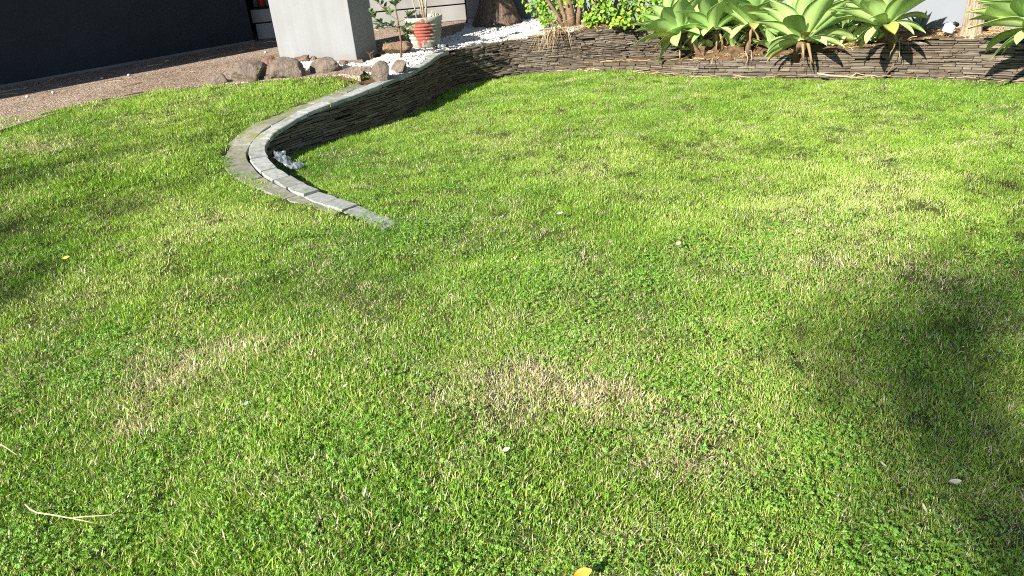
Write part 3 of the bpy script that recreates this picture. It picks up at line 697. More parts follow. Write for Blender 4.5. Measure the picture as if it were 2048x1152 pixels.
# ------------------------------------------------------------------ scattered ground cover (geometry nodes)
def hidden_coll(name, meshes):
    c = bpy.data.collections.new(name)
    for i, m in enumerate(meshes): c.objects.link(bpy.data.objects.new('%s_%d' % (name, i), m))
    return c
def scatter(name, mesh, coll, density, attr, mt, seed, smin, smax, tilt=0.12, swirl=None, label=None, spin=True, dmin=0.0):
    ob = link(bpy.data.objects.new(name, mesh)); ob['kind'] = 'stuff'
    if label: ob['label'] = label
    ng = bpy.data.node_groups.new(name + '_scatter', 'GeometryNodeTree')
    ng.interface.new_socket('Geometry', in_out='INPUT', socket_type='NodeSocketGeometry'); ng.interface.new_socket('Geometry', in_out='OUTPUT', socket_type='NodeSocketGeometry')
    N = ng.nodes; Lk = ng.links.new
    gi = N.new('NodeGroupInput'); go = N.new('NodeGroupOutput')
    ds = N.new('GeometryNodeDistributePointsOnFaces'); ds.distribute_method = 'RANDOM'; ds.inputs['Seed'].default_value = seed
    na = N.new('GeometryNodeInputNamedAttribute'); na.data_type = 'FLOAT'; na.inputs['Name'].default_value = attr
    mm = N.new('ShaderNodeMath'); mm.operation = 'MULTIPLY'; mm.inputs[1].default_value = density
    Lk(na.outputs['Attribute'], mm.inputs[0]); Lk(mm.outputs[0], ds.inputs['Density']); Lk(gi.outputs[0], ds.inputs['Mesh'])
    ci = N.new('GeometryNodeCollectionInfo'); ci.inputs['Collection'].default_value = coll; ci.inputs['Separate Children'].default_value = True; ci.inputs['Reset Children'].default_value = True
    ip = N.new('GeometryNodeInstanceOnPoints'); ip.inputs['Pick Instance'].default_value = True
    Lk(ds.outputs['Points'], ip.inputs['Points']); Lk(ci.outputs[0], ip.inputs['Instance'])
    rv = N.new('FunctionNodeRandomValue'); rv.data_type = 'FLOAT_VECTOR'; rv.inputs[0].default_value = (-tilt, -tilt, 0 if spin else -1.0); rv.inputs[1].default_value = (tilt, tilt, 6.2832 if spin else 1.0); rv.inputs['Seed'].default_value = seed + 1
    rot = rv.outputs[0]
    if swirl:
        ps = N.new('GeometryNodeInputPosition'); nz = N.new('ShaderNodeTexNoise'); nz.inputs['Scale'].default_value = swirl[0]; nz.inputs['Detail'].default_value = 2; Lk(ps.outputs[0], nz.inputs['Vector'])
        m2 = N.new('ShaderNodeMath'); m2.operation = 'MULTIPLY_ADD'; m2.inputs[1].default_value = swirl[1]; m2.inputs[2].default_value = swirl[2]; Lk(nz.outputs['Fac'], m2.inputs[0])
        cx = N.new('ShaderNodeCombineXYZ'); Lk(m2.outputs[0], cx.inputs[2]); va = N.new('ShaderNodeVectorMath'); va.operation = 'ADD'; Lk(rot, va.inputs[0]); Lk(cx.outputs[0], va.inputs[1]); rot = va.outputs[0]
    Lk(rot, ip.inputs['Rotation'])
    rsn = N.new('FunctionNodeRandomValue'); rsn.data_type = 'FLOAT'; rsn.inputs[2].default_value = smin; rsn.inputs[3].default_value = smax; rsn.inputs['Seed'].default_value = seed + 2
    nh = N.new('GeometryNodeInputNamedAttribute'); nh.data_type = 'FLOAT'; nh.inputs['Name'].default_value = 'size'
    ms = N.new('ShaderNodeMath'); ms.operation = 'MULTIPLY'; Lk(rsn.outputs[1], ms.inputs[0]); Lk(nh.outputs['Attribute'], ms.inputs[1]); Lk(ms.outputs[0], ip.inputs['Scale'])
    Lk(ip.outputs[0], go.inputs[0])
    md = ob.modifiers.new('scatter', 'NODES'); md.node_group = ng
    return ob
def setattr_(me, name, vals):
    a = me.attributes.get(name) or me.attributes.new(name, 'FLOAT', 'POINT'); a.data.foreach_set('value', np.asarray(vals, np.float32))

def tuft(seed, n, rad, hmin, hmax, wmin, wmax, mt, lean=0.5, bias=0.25, seg=2):
    r = random.Random(seed); mb = MB()
    for _ in range(n):
        a = r.uniform(0, 2 * pi); q = rad * sqrt(r.random()); x, y = q * cos(a), q * sin(a)
        h = r.uniform(hmin, hmax); wd = r.uniform(wmin, wmax); 
        dx = r.gauss(bias, lean); dy = r.gauss(0, lean); Ln = h
        pa = r.uniform(0, 2 * pi); px, py = cos(pa) * wd / 2, sin(pa) * wd / 2
        k = sqrt(dx * dx + dy * dy); k2 = min(k, 1.6); ux, uy = (dx / (k + 1e-6), dy / (k + 1e-6))
        vs = []; curl = r.uniform(.6, 1.5)
        for i in range(seg + 1):
            f = i / seg; ang = k2 * (0.35 + 0.65 * f * curl); 
            if i == 0: cx, cy, cz = x, y, -0.004
            else: cx += ux * sin(ang) * Ln / seg; cy += uy * sin(ang) * Ln / seg; cz += cos(ang) * Ln / seg
            wv = (1.0, 0.85, 0.0)[i] if seg == 2 else (1.0, 0.95, 0.7, 0.0)[i]
            if wv: vs += [(cx - px * wv, cy - py * wv, cz), (cx + px * wv, cy + py * wv, cz)]
            else: vs += [(cx, cy, cz)]
        fs = [(2 * i, 2 * i + 1, 2 * i + 3, 2 * i + 2) for i in range(seg - 1)] + [(2 * seg - 2, 2 * seg - 1, 2 * seg)]
        mb.add(vs, fs)
    return mb.mesh('tuft', mt)
def clover_patch(seed, n, rad, mt):
    r = random.Random(seed); mb = MB()
    for _ in range(n):
        a = r.uniform(0, 2 * pi); q = rad * sqrt(r.random()); h = r.uniform(.008, .026); c = Vector((q * cos(a), q * sin(a), h)); tl = Euler((r.uniform(-.5, .5), r.uniform(-.5, .5), r.uniform(0, 6.28))).to_matrix(); R = r.uniform(.0030, .0066)
        mb.add([c + Vector((-.0006, 0, -h)), c + Vector((.0006, 0, -h)), c], [(0, 1, 2)])
        vs = [c]; fs = []
        for k in range(3):
            b = k * 2.094; b0 = len(vs)
            for da, rr in ((-.85, .55), (-.62, 1.0), (-.22, 1.22), (0, 1.1), (.22, 1.22), (.62, 1.0), (.85, .55)):
                vs.append(c + tl @ Vector((cos(b + da) * R * rr, sin(b + da) * R * rr, .0016 * (1 if abs(da) > .3 else 0))))
            fs.append((0, *range(b0, b0 + 7)))
        mb.add(vs, fs)
    return mb.mesh('clover_patch', mt)

X, Y = LV[:, 0], LV[:, 1]
inl = inpoly(X, Y, lawn_poly)
# ragged creeping edge over the driveway
edge_pts = resample([np.array([*p, 0]) for p in drive_edge[2:]], .05)[:, :2]
dE = np.full(len(X), 9.0)
for a in range(0, len(X), 20000): dE[a:a + 20000] = np.min(np.linalg.norm(LV[a:a + 20000, None, :2] - edge_pts[None], axis=2), axis=1)
drv = (~inl) & inpoly(X, Y, list(edge_l) + EDGE[:6] + [np.array([-3.3, 9]), np.array([-9, 9]), np.array([-9, -3])])
creep = np.clip(1 - dE / 0.30, 0, 1) * (vnoise(X, Y, 5.5, 12) > 0.60) * drv * (Y > 6.3)
dens = inl.astype(float)
dens *= np.where(inl & (dE < 0.12), 0.35 + 0.65 * vnoise(X, Y, 9, 5), 1.0)
# worn patches of dry thatch (surveyed by eye)
dry = np.zeros(len(X))
for px, py, rx, ry, k in ((340, 745, .17, .22, .95), (470, 690, .14, .12, .8), (300, 850, .16, .10, .7), (1050, 760, .22, .20, 1.0), (1190, 790, .2, .14, .85), (1020, 830, .22, .12, .7), (1370, 850, .18, .12, .6), (880, 790, .22, .08, .55), (700, 610, .2, .12, .35),
                          (105, 365, .28, .18, .7), (1040, 640, .14, .1, .6), (1380, 930, .12, .07, .6), (560, 960, .12, .06, .45), (930, 930, .1, .06, .45), (780, 910, .1, .06, .45), (680, 1030, .1, .05, .4), (1240, 1080, .1, .05, .5), (1640, 520, .5, .4, .25), (1000, 290, .4, .4, .22), (1150, 730, .5, .35, .25), (420, 770, .3, .3, .25)):
    g = gp(px, py, 0.05 if px < 600 and py < 500 else 0.0)
    dry = np.maximum(dry, k * np.exp(-((X - g[0]) / rx) ** 2 - ((Y - g[1]) / ry) ** 2))
dry = np.clip(dry * (0.15 + 1.5 * vnoise(X, Y, 12, 6)) + 0.05 + 0.11 * np.clip((4.2 - np.sqrt(X ** 2 + Y ** 2)) / 1.5, 0, 1) + 0.22 * (vnoise(X, Y, 3.1, 7) > 0.55) * vnoise(X, Y, 13, 9), 0, 1)
dist = np.sqrt(X ** 2 + Y ** 2)
near = np.clip((6.0 - dist) / 3.0, 0, 1)
long_ = np.clip((vnoise(X, Y, 1.1, 21) - 0.35) * 2.2, 0, 1) * inpoly(X, Y, upper_poly)
size = 0.58 + 0.30 * vnoise(X, Y, 2.3, 10) + 0.46 * vnoise(X, Y, 10, 11) * (0.4 + 0.6 * vnoise(X, Y, 3, 13)) + 0.30 * long_ - 0.18 * dry
emz = LV.copy(); emz[:, 2] = np.where(drv, DRIVE_Z + .003, emz[:, 2])
def emitter(name, keep, extra):
    zz = np.where(onpav, emz_pav, emz[:, 2])
    ob_me, V = gridmesh(name, -5.6, 8.0, -1.0, 9.15, 0.045, lambda x, y: zz.reshape(x.shape))
    for k, v in extra.items(): setattr_(ob_me, k, v)
    return ob_me
clv = np.clip((vnoise(X, Y, 1.7, 31) - 0.28) * 2.0, 0, 1) * np.clip((vnoise(X, Y, 6, 32) - 0.15) * 1.5, 0, 1) * np.clip((5.2 - dist) / 1.8, 0.06, 1) * inl * (1 - 0.7 * dry)
tone_shade = np.zeros(len(X))  # real turf colour patches, plus dark ones painting in soft tree shade
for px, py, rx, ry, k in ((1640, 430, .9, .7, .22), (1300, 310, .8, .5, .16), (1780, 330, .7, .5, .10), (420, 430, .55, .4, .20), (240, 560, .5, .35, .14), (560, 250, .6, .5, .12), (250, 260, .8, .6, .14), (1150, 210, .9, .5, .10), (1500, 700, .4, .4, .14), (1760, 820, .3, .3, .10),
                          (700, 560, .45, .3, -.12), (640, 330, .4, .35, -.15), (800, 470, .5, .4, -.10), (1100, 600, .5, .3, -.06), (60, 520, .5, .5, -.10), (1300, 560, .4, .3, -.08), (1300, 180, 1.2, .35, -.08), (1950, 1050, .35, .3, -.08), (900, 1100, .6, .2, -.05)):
    g = gp(px, py, 0.1 if px < 560 and py < 600 else 0.0); tone_shade += k * 1.3 * np.exp(-((X - g[0]) / rx) ** 2 - ((Y - g[1]) / ry) ** 2)
# moss and grass creeping over the outer pavers
ob_ = np.array([p[:2] - n * (W1 + .03) for p, n in zip(inner[6:i_end], inn[6:i_end])]); oo_ = np.array([p[:2] - n * .02 for p, n in zip(outer[6:i_end], inn[6:i_end])])
onpav = inpoly(X, Y, list(ob_) + list(oo_[::-1]))
emz_pav = np.where(onpav, zu(X, Y) + .002, 0)
nearc = np.clip((4.4 - dist) / 2.0, 0, 1)
att = dict(tone_shade=tone_shade, dens=np.maximum(np.maximum(dens * (1 - .40 * dry) * (1 + .75 * nearc) * np.clip(0.35 + 1.35 * vnoise(X, Y, 13, 71), .35, 1.4), creep * .35), onpav * .16 * np.clip((vnoise(X, Y, 6, 61) - .55) * 5, 0, 1)), dry=dry * .9, size=size, dryd=np.clip(dry * 1.0 + .05, 0, 1) * inl, clv=clv)
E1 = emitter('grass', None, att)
tufts = [tuft(100 + k, 74, .075, .010, .030, .0019, .0036, M_grass, .95, .35) for k in range(6)] + [tuft(150 + k, 50, .07, .018, .042, .0020, .0038, M_grass, .85, .45) for k in range(2)]
GR = hidden_coll('grass_tuft', tufts)
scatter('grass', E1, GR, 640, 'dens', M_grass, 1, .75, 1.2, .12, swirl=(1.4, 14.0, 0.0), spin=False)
att2 = dict(att); att2['size'] = 0.75 + 0.25 * vnoise(X, Y, 6, 40)
DT = hidden_coll('dry_tuft', [tuft(200 + k, 26, .06, .014, .040, .0018, .0036, M_dry, 1.3, .2) for k in range(4)])
scatter('dry_grass', emitter('dry_grass', None, att2), DT, 300, 'dryd', M_dry, 5, .7, 1.15, .2)
att3 = dict(att); att3['size'] = np.ones(len(X))
CL = hidden_coll('clover_leaf', [clover_patch(300 + k, 26, .085, M_clover) for k in range(4)])
scatter('clover', emitter('clover', None, att3), CL, 300, 'clv', M_clover, 9, .85, 1.25, .1)

# white pebbles on the bed
bx, by = BV[:, 0], BV[:, 1]
peb_poly = [np.array(p) for p in ((-2.45, 8.15), (-1.75, 7.55), (-1.25, 7.2), (-1.0, 7.35))] + [p - 0.02 for p in back_in[12:]][:95] 
xs_end = back_in[:, 0] < 0.95
peb_line = list(back_in[xs_end])
peb_poly = [np.array(p) for p in ((-2.45, 8.3), (-1.8, 7.85), (-1.25, 7.55), (-1.0, 7.45))] + [p for p in peb_line if p[1] > 7.45] + [np.array([1.25, 9.35]), np.array([0.75, 10.15]), np.array([-0.25, 10.9]), np.array([-0.33, 9.85]), np.array([-0.62, 9.2]), np.array([-1.1, 8.45]), np.array([-1.35, 7.95]), np.array([-2.3, 8.7])]
pm = inpoly(bx, by, peb_poly).astype(float)
pm *= np.where(by < 7.75, .8, 1)
pme = bed.data.copy(); pme.name = 'pebbles'; setattr_(pme, 'peb', pm); setattr_(pme, 'size', 0.7 + .6 * NP.rand(len(bx)))
def pebble(seed):
    import bmesh
    r = random.Random(seed); bm = bmesh.new(); bmesh.ops.create_icosphere(bm, subdivisions=2, radius=1)
    sx, sy, sz = r.uniform(.012, .02), r.uniform(.010, .015), r.uniform(.007, .011)
    for v in bm.verts:
        v.co = Vector((v.co.x * sx, v.co.y * sy, v.co.z * sz + .004)) * (1 + .12 * sin(v.co.x * 3 + seed) * cos(v.co.y * 4 - seed))
    me = bpy.data.meshes.new('pebble'); bm.to_mesh(me); bm.free(); me.materials.append(M_pebble); me.polygons.foreach_set('use_smooth', [True] * len(me.polygons)); return me
scatter('pebbles', pme, hidden_coll('pebble', [pebble(k) for k in range(6)]), 2200, 'peb', M_pebble, 15, .8, 1.25, .5)
# straw and bark litter over the bed and ledges
def litter_me(seed):
    r = random.Random(seed); mb = MB()
    for _ in range(9):
        a = r.uniform(0, 6.28); L = r.uniform(.02, .09); c = Vector((r.uniform(-.05, .05), r.uniform(-.05, .05), r.uniform(.002, .018))); d = Vector((cos(a), sin(a), r.uniform(-.25, .25))) * L / 2; m = Vector((0, 0, r.uniform(0, .012)))
        mb.tube([c - d, c + m, c + d], [r.uniform(.001, .0022)] * 3, 4, False)
    return mb.mesh('litter', M_straw)
lp = inpoly(bx, by, [np.array(p) for p in ((0.8, 9.0), (1.3, 8.85), (1.9, 8.1), (2.1, 7.9), (3.2, 7.35), (4.6, 6.5), (8, 3.9), (9.4, 3.4), (0.7, 10.2))]).astype(float)
lm = bed.data.copy(); lm.name = 'straw_litter'; setattr_(lm, 'lit', lp * (0.3 + .9 * vnoise(bx, by, 4, 50))); setattr_(lm, 'size', np.ones(len(bx)))
LIT = hidden_coll('litter_bit', [litter_me(k) for k in range(4)])
scatter('straw_litter', lm, LIT, 160, 'lit', M_straw, 25, .7, 1.3, .2)
# straw along the foot and the ledge of the slate walls, and a few bits on the driveway edge
mb = MB(); rr = random.Random(77)
for k in range(190):
    if k < 120:
        i = rr.randrange(2, len(lower) - 30); p = lower[i]; n = ln_[i]; c = Vector((p[0] + n[0] * rr.uniform(.02, .12), p[1] + n[1] * rr.uniform(.02, .12), rr.uniform(.02, .045)))
    elif k < 160:
        i = rr.randrange(8, jl + 4); p = lower[i]; n = ln_[i]; dq = rr.uniform(.02, .12); c = Vector((p[0] - n[0] * dq, p[1] - n[1] * dq, p[2] + .004 + rr.random() * .012))
    else:
        i = rr.randrange(i_end - 4, iu_end - 20); p = inner[i]; n = inn[i]; dq = rr.uniform(-.02, .10); c = Vector((p[0] - n[0] * dq, p[1] - n[1] * dq, p[2] + .012))
    a = rr.uniform(-.9, .5); L = rr.uniform(.03, .16); d = Vector((cos(a), sin(a), rr.uniform(-.12, .12))) * L / 2
    mb.tube([c - d, c + Vector((0, 0, rr.uniform(0, .01))), c + d], rr.uniform(.0012, .003), 4, False)
o = mb.build('straw_at_wall', M_straw); o['kind'] = 'stuff'
mb = MB()
for k in range(70):
    s_ = rr.uniform(-3.5, 3.6); dq = rr.uniform(.1, 1.9); p = D0 + dd * (s_ + 3.0) + UD * dq; a = rr.uniform(0, 3.14); L = rr.choice((rr.uniform(.03, .08), rr.uniform(.05, .25)))
    d = Vector((cos(a), sin(a), 0)) * L / 2; c = Vector((*p, DRIVE_Z + .006)); mb.tube([c - d, c + Vector((0.01, .01, .004)), c + d], rr.uniform(.002, .005), 4, False)
o = mb.build('driveway_litter', M_straw); o['kind'] = 'stuff'

# ------------------------------------------------------------------ agaves
def agave_leaf(seed, cup, recurve, wmax):
    """unit-length leaf along +X, face up; lance-shaped, channelled, recurved"""
    r = random.Random(seed); nl, nw = 12, 6; vs = []; 
    x = z = 0.0; ang = 0.0
    for i in range(nl + 1):
        f = i / nl
        wd = wmax * (0.42 + 0.58 * sin(pi * min(1, f / 0.55) / 2)) if f < .55 else wmax * max(0, 1 - ((f - .55) / .45) ** 1.75)
        wd = max(wd, .0015)
        if i: ang = recurve * f; x += cos(ang) / nl; z -= sin(ang) / nl
        for j in range(nw + 1):
            g = -1 + 2 * j / nw
            yy = g * wd / 2; zz = z + cup * (abs(g) ** 1.7) * wd * (1 - .4 * f) + 0.010 * sin(f * 9 + g * 3 + seed) * f
            vs.append((x, yy, zz))
    top = [(i * (nw + 1) + j, (i + 1) * (nw + 1) + j, (i + 1) * (nw + 1) + j + 1, i * (nw + 1) + j + 1) for i in range(nl) for j in range(nw)]
    n = len(vs); bot = [(a[0], a[1], a[2] - .030 * (1 - abs(-1 + 2 * (k % (nw + 1)) / nw) ** 2) * (1 - .85 * (k // (nw + 1)) / nl) - .004) for k, a in enumerate(vs)]
    b = [tuple(q + n for q in reversed(f)) for f in top]
    ring = [j for j in range(nw + 1)] + [(i) * (nw + 1) + nw for i in range(1, nl + 1)] + [nl * (nw + 1) + j for j in range(nw - 1, -1, -1)] + [i * (nw + 1) for i in range(nl - 1, 0, -1)]
    side = [(ring[k], ring[k] + n, ring[(k + 1) % len(ring)] + n, ring[(k + 1) % len(ring)]) for k in range(len(ring))]
    return MB().add(vs + bot, top + b + side)
LEAFV = [agave_leaf(k, c, r, wm) for k, (c, r, wm) in enumerate(((.34, .25, .36), (.27, .42, .39), (.20, .75, .37), (.42, .05, .28)))]
LEAFM = [m.mesh('agave_leaf', M_agave, True) for m in LEAFV]
LEAFY = [m.mesh('agave_leaf_yellow', M_agave_y, True) for m in LEAFV]
NARROW = [agave_leaf(20 + k, .2, r, .14).mesh('strap_leaf', M_strap, True) for k, r in enumerate((.3, .9))]
def agave(label, center, base, R, n, seed, tilt=(0, 0), yellow=2, roots=3, stem=True, name='agave', meshes=None, dead=3, group='agaves planted along the low slate wall', inner_el=88, outer_el=17):
    dead = min(dead, 2); roots = min(roots, 3)
    r = random.Random(seed); c = Vector(center); b = Vector(base)
    root = empty(name, b, label, 'agave', group)
    if name != 'agave': root['category'] = 'plant'
    rel = c - b
    if stem:
        MB().tube([(0, 0, -.05), rel * .35 + Vector((r.uniform(-.03, .03), 0, 0)), rel * .75 + Vector((r.uniform(-.02, .02), 0, -.01)), rel + Vector((0, 0, .0))], [.034, .030, .036, .05], 10).build('stem', M_twig, root, True)
    Tm = Matrix.Translation(rel) @ Euler((tilt[0], tilt[1], 0)).to_matrix().to_4x4()
    for k in range(n):
        f = k / (n - 1); hang = 1.0; az = k * 2.39996 + r.uniform(-.15, .15); el = radians(inner_el + (outer_el - inner_el) * f ** .9 + r.uniform(-7, 7))
        if n >= 24 and k >= n - 7: el = radians(r.uniform(-14, 14)); hang = .66
        L = R * (0.62 + 0.42 * min(1, f * 1.8)) * r.uniform(.9, 1.08) * (.62 if k >= n - yellow else hang); v = 3 if f < .18 else (0 if f < .45 else (1 if f < .8 else 2))
        ms = meshes or (LEAFY if (k >= n - yellow) else LEAFM)
        if meshes: v = k % len(meshes)
        o = bpy.data.objects.new('leaf', ms[v]); link(o, root)
        if ms is LEAFY: o['label'] = 'yellowing drooping lower leaf'
        rm = Matrix.Rotation(az, 4, 'Z') @ Matrix.Translation((.025 + .02 * f, 0, .05 * (1 - f))) @ Matrix.Rotation(-el, 4, 'Y') @ Matrix.Rotation(r.uniform(-.2, .2), 4, 'X') @ Matrix.Diagonal((L, L * r.uniform(.9, 1.1), L, 1))
        o.matrix_local = Tm @ rm
    for k in range(dead):
        a = r.uniform(3.4, 6.0); L = R * r.uniform(.3, .55); p0 = rel * .9
        pts = [p0, p0 + Vector((cos(a) * .06, sin(a) * .06, -.02)), p0 + Vector((cos(a) * .10, sin(a) * .10, -L * .6)), p0 + Vector((cos(a) * .09 + r.uniform(-.03, .03), sin(a) * .10, -L))]
        mb = MB(); mb.tube(pts, [.012, .018, .010, .002], 6); ob = mb.build('dead_leaf', M_deadleaf, root, True); ob['label'] = 'shrivelled dead leaf hanging from the stem'
    for k in range(roots):
        a = r.uniform(3.9, 5.6); x0 = Vector((r.uniform(-.08, .08), r.uniform(-.12, -.03), .02)); pts = [x0]
        for q in range(5): pts.append(pts[-1] + Vector((r.uniform(-.022, .022), -.035 if q < 2 else r.uniform(-.008, .004), .01 if q == 0 else -r.uniform(.02, .055))))
        MB().tube(pts, [.005, .005, .0045, .004, .003, .0015], 5).build('root', r.choice((M_twig, M_stem)), root, True)
    return root
def ag(label, px, py, zc, bpx, bpy_, zb, R, n, seed, **k):
    if n >= 20: n += 24; R *= .98; k['yellow'] = min(2, k.get('yellow', 2))
    agave(label, gp(px, py, zc) - np.array([0, 0, .045 if n > 20 else 0]), gp(bpx, bpy_, zb), R, n, seed, **k)
ag('agave with leaves reaching furthest left, beside the round-leaved shrub', 1362, 60, .47, 1410, 112, .19, .50, 24, 1, tilt=(-.42, -.30), yellow=2)
ag('second agave from the shrub, upright on a bare leaning stem', 1428, 52, .50, 1443, 110, .20, .49, 24, 2, tilt=(-.34, -.08), yellow=1)
ag('tall agave in the middle of the row with dead leaves round its stem', 1505, 42, .54, 1497, 104, .24, .52, 26, 3, tilt=(-.30, .05), yellow=1, dead=6)
ag('wide agave leaning out over the low wall, with a bluish heart', 1606, 72, .44, 1592, 108, .24, .52, 26, 4, tilt=(-.50, .10), yellow=3, roots=6, dead=4)
ag('agave standing apart before the bare grey wall, with a twisted yellow leaf', 1772, 40, .58, 1786, 84, .34, .44, 26, 5, tilt=(-.36, -.08), yellow=3, roots=5, dead=5)
ag('agave cut off by the right edge of the picture, beside the fibrous trunk', 2090, 45, .60, 2060, 66, .43, .52, 26, 6, tilt=(-.45, -.12), yellow=3, roots=2)
ag('small agave pup at the foot of the second agave', 1425, 104, .22, 1428, 118, .18, .17, 10, 7, tilt=(-.5, .1), stem=False, roots=1, dead=0, yellow=0)
ag('bright young agave pup hanging over the wall between the two widest agaves', 1676, 92, .30, 1668, 103, .27, .20, 14, 8, tilt=(-.75, .1), stem=False, roots=0, dead=0, yellow=2)
ag('young agave pup with a spotted yellowish leaf right of the hanging pup', 1722, 82, .34, 1728, 94, .30, .18, 11, 9, tilt=(-.45, .2), stem=False, roots=0, dead=0, yellow=2)
ag('dark narrow-leaved young plant right of the agave before the bare wall', 1838, 62, .40, 1836, 70, .40, .20, 12, 10, stem=False, roots=0, dead=0, yellow=0, name='young_plant', meshes=NARROW, group=None)
ag('low shaded agave pup at the foot of the wide leaning agave, on its left', 1545, 96, .28, 1543, 106, .23, .26, 14, 23, stem=False, roots=0, dead=0, yellow=1, group=None, tilt=(-.35, 0))
ag('small shaded agave pup under the leftmost agave, close to the wall ledge', 1392, 100, .24, 1394, 112, .19, .24, 13, 31, stem=False, roots=0, dead=0, yellow=0, group=None, tilt=(-.3, -.1))
ag('shaded agave pup in the gap right of the wide leaning agave', 1642, 88, .32, 1640, 98, .28, .25, 13, 32, stem=False, roots=0, dead=0, yellow=1, group=None, tilt=(-.3, .1))
ag('low green agave pup at the foot of the agave before the bare wall', 1752, 80, .36, 1754, 86, .34, .20, 12, 33, stem=False, roots=0, dead=0, yellow=0, group=None, tilt=(-.4, -.1))
ag('dark green young plant in shade between the second and tall agaves', 1468, 96, .26, 1466, 108, .22, .24, 12, 13, stem=False, roots=0, dead=0, yellow=0, group=None, tilt=(-.2, 0))
ag('shaded small agave filling the gap left of the agave before the bare wall', 1690, 62, .40, 1694, 76, .36, .30, 14, 14, stem=False, roots=0, dead=1, yellow=0, group=None, tilt=(-.2, 0))

# ------------------------------------------------------------------ thick flared trunk and fibrous palm trunk
def flared(name, prof, n, mt, seed, amp, parent, ridges=26):
    r = random.Random(seed); from mathutils import noise as mn
    vs = []; m = len(prof)
    for i, (R, z) in enumerate(prof):
        for k in range(n):
            a = 2 * pi * k / n; rr_ = R * (1 + amp * mn.noise(Vector((cos(a) * ridges / 6, sin(a) * ridges / 6, z * 2.2 + seed))) + amp * .6 * mn.noise(Vector((cos(a) * ridges / 2, sin(a) * ridges / 2, z * 9))))
            vs.append((rr_ * cos(a), rr_ * sin(a), z))
    fs = [(i * n + k, i * n + (k + 1) % n, (i + 1) * n + (k + 1) % n, (i + 1) * n + k) for i in range(m - 1) for k in range(n)]
    return MB().add(vs, fs).build(name, mt, parent, True)
tb = gp(1000, 55, .455); tree = empty('palm_tree', (tb[0] - .02, tb[1] + .24, .44), 'thick dark fibrous palm trunk flaring at its base in white pebbles', 'tree')
flared('trunk', [(.37, -.05), (.335, .02), (.315, .06), (.285, .12), (.25, .20), (.218, .29), (.195, .40), (.18, .55), (.17, .9), (.165, 1.4), (.16, 2.4), (.155, 3.6), (.15, 4.4)], 90, M_trunk, 2, .07, tree)
def frond(L, droop, seed):
    r = random.Random(seed); mb = MB(); pts = []
    for i in range(9):
        f = i / 8; pts.append(Vector((L * f * (1 - .12 * f), 0, L * (.55 * f - droop * f * f))))
    mb.tube(pts, [.025 * (1 - .85 * i / 8) for i in range(9)], 5)
    for i in range(46):
        f = .15 + .83 * i / 46; p = Vector((L * f * (1 - .12 * f), 0, L * (.55 * f - droop * f * f))); ll = .42 * sin(pi * (.12 + .8 * f))
        for sgn in (-1, 1):
            tip = p + Vector((ll * .55, sgn * ll * .75, -ll * .25)); q = Vector((.012, 0, 0)); mb.add([p - q, p + q, tip], [(0, 1, 2)])
    return mb.mesh('frond', M_strap)
FR = [frond(1.9, d, i) for i, d in enumerate((.55, .8, 1.05))]
for k in range(20):
    o = bpy.data.objects.new('frond', FR[k % 3]); link(o, tree); o.location = (0, 0, 4.35); o.rotation_euler = (0, RNG.uniform(-.3, .25), k * 2.4)
pb = gp(1942, 66, .40); palm = empty('shaggy_trunk', (*pb[:2], .40), 'slim pale shaggy-barked trunk against the house wall by the right-hand agave', 'tree')
r = random.Random(9)
flared('trunk', [(.10, -.04), (.085, .05), (.072, .14), (.066, .3), (.064, .8), (.06, 1.6), (.056, 2.5)], 40, M_palm, 5, .18, palm, 20)
for k in range(26):
    a = r.uniform(0, 6.28); z0 = r.uniform(.05, 1.0); R = .068; L = r.uniform(.15, .4)
    MB().tube([(R * cos(a), R * sin(a), z0 + L), (R * 1.1 * cos(a + .05), R * 1.1 * sin(a + .05), z0 + L * .5), (R * 1.22 * cos(a + .1), R * 1.22 * sin(a + .1), z0)], [.012, .014, .006], 5).build('bark_strip', M_palm, palm)
for k in range(16):
    o = bpy.data.objects.new('frond', NARROW[k % 2]); link(o, palm); o.matrix_local = Matrix.Translation((0, 0, 2.45)) @ Matrix.Rotation(k * 2.4, 4, 'Z') @ Matrix.Rotation(-r.uniform(.1, 1.2), 4, 'Y') @ Matrix.Diagonal((.7, .7, .7, 1))

# ------------------------------------------------------------------ round-leaved shrub
def round_leaf(seed, cupz=.15, asp=.62):
    vs = [(0, 0, 0)]; n = 9
    rim = [(.5 - .5 * cos(2 * pi * k / n), .5 * asp * sin(2 * pi * k / n) * (1.0 - .0 * k), 0) for k in range(n)]
    vs = [(.55, 0, -.06)] + [(x ** .85 if x > 0 else 0, y, cupz * abs(y) + .05 * sin(seed + x * 3)) for x, y, _ in rim]
    return MB().add(vs, [(0, 1 + k, 1 + (k + 1) % n) for k in range(n)])
RL = [round_leaf(k, .12 + .1 * k, .6 + .06 * k) for k in range(3)]; RLM = [m.mesh('round_leaf', M_hedge, True) for m in RL]
SY = 9.62
shb = gp(1146, 57, .455)
shrub = empty('shrub', (shb[0], shb[1] + .1, .45), 'bushy shrub with bright round leaves left of the agaves', 'shrub')
so_ = Vector((shb[0], shb[1] + .1, .45)); rsb = random.Random(14)
blobs = []
for px, py, R, dy in ((1085, -8, .24, .05), (1105, 22, .15, 0), (1072, 10, .12, 0), (1125, -40, .3, .1), (1190, -5, .20, .1), (1205, 28, .14, .05), (1235, 8, .2, .1), (1262, 30, .17, .05), (1290, 12, .17, .05), (1302, 34, .10, 0), (1180, 40, .07, -.05), (1160, -55, .35, .1), (1250, -50, .33, .15), (1320, -30, .22, .1), (1240, 46, .10, -.02), (1092, 40, .07, -.1)):
    p = aty(px, py, shb[1] + .12 - (px - 1146) / 148. * .55 + dy); blobs.append((Vector(p), R))
lv = []
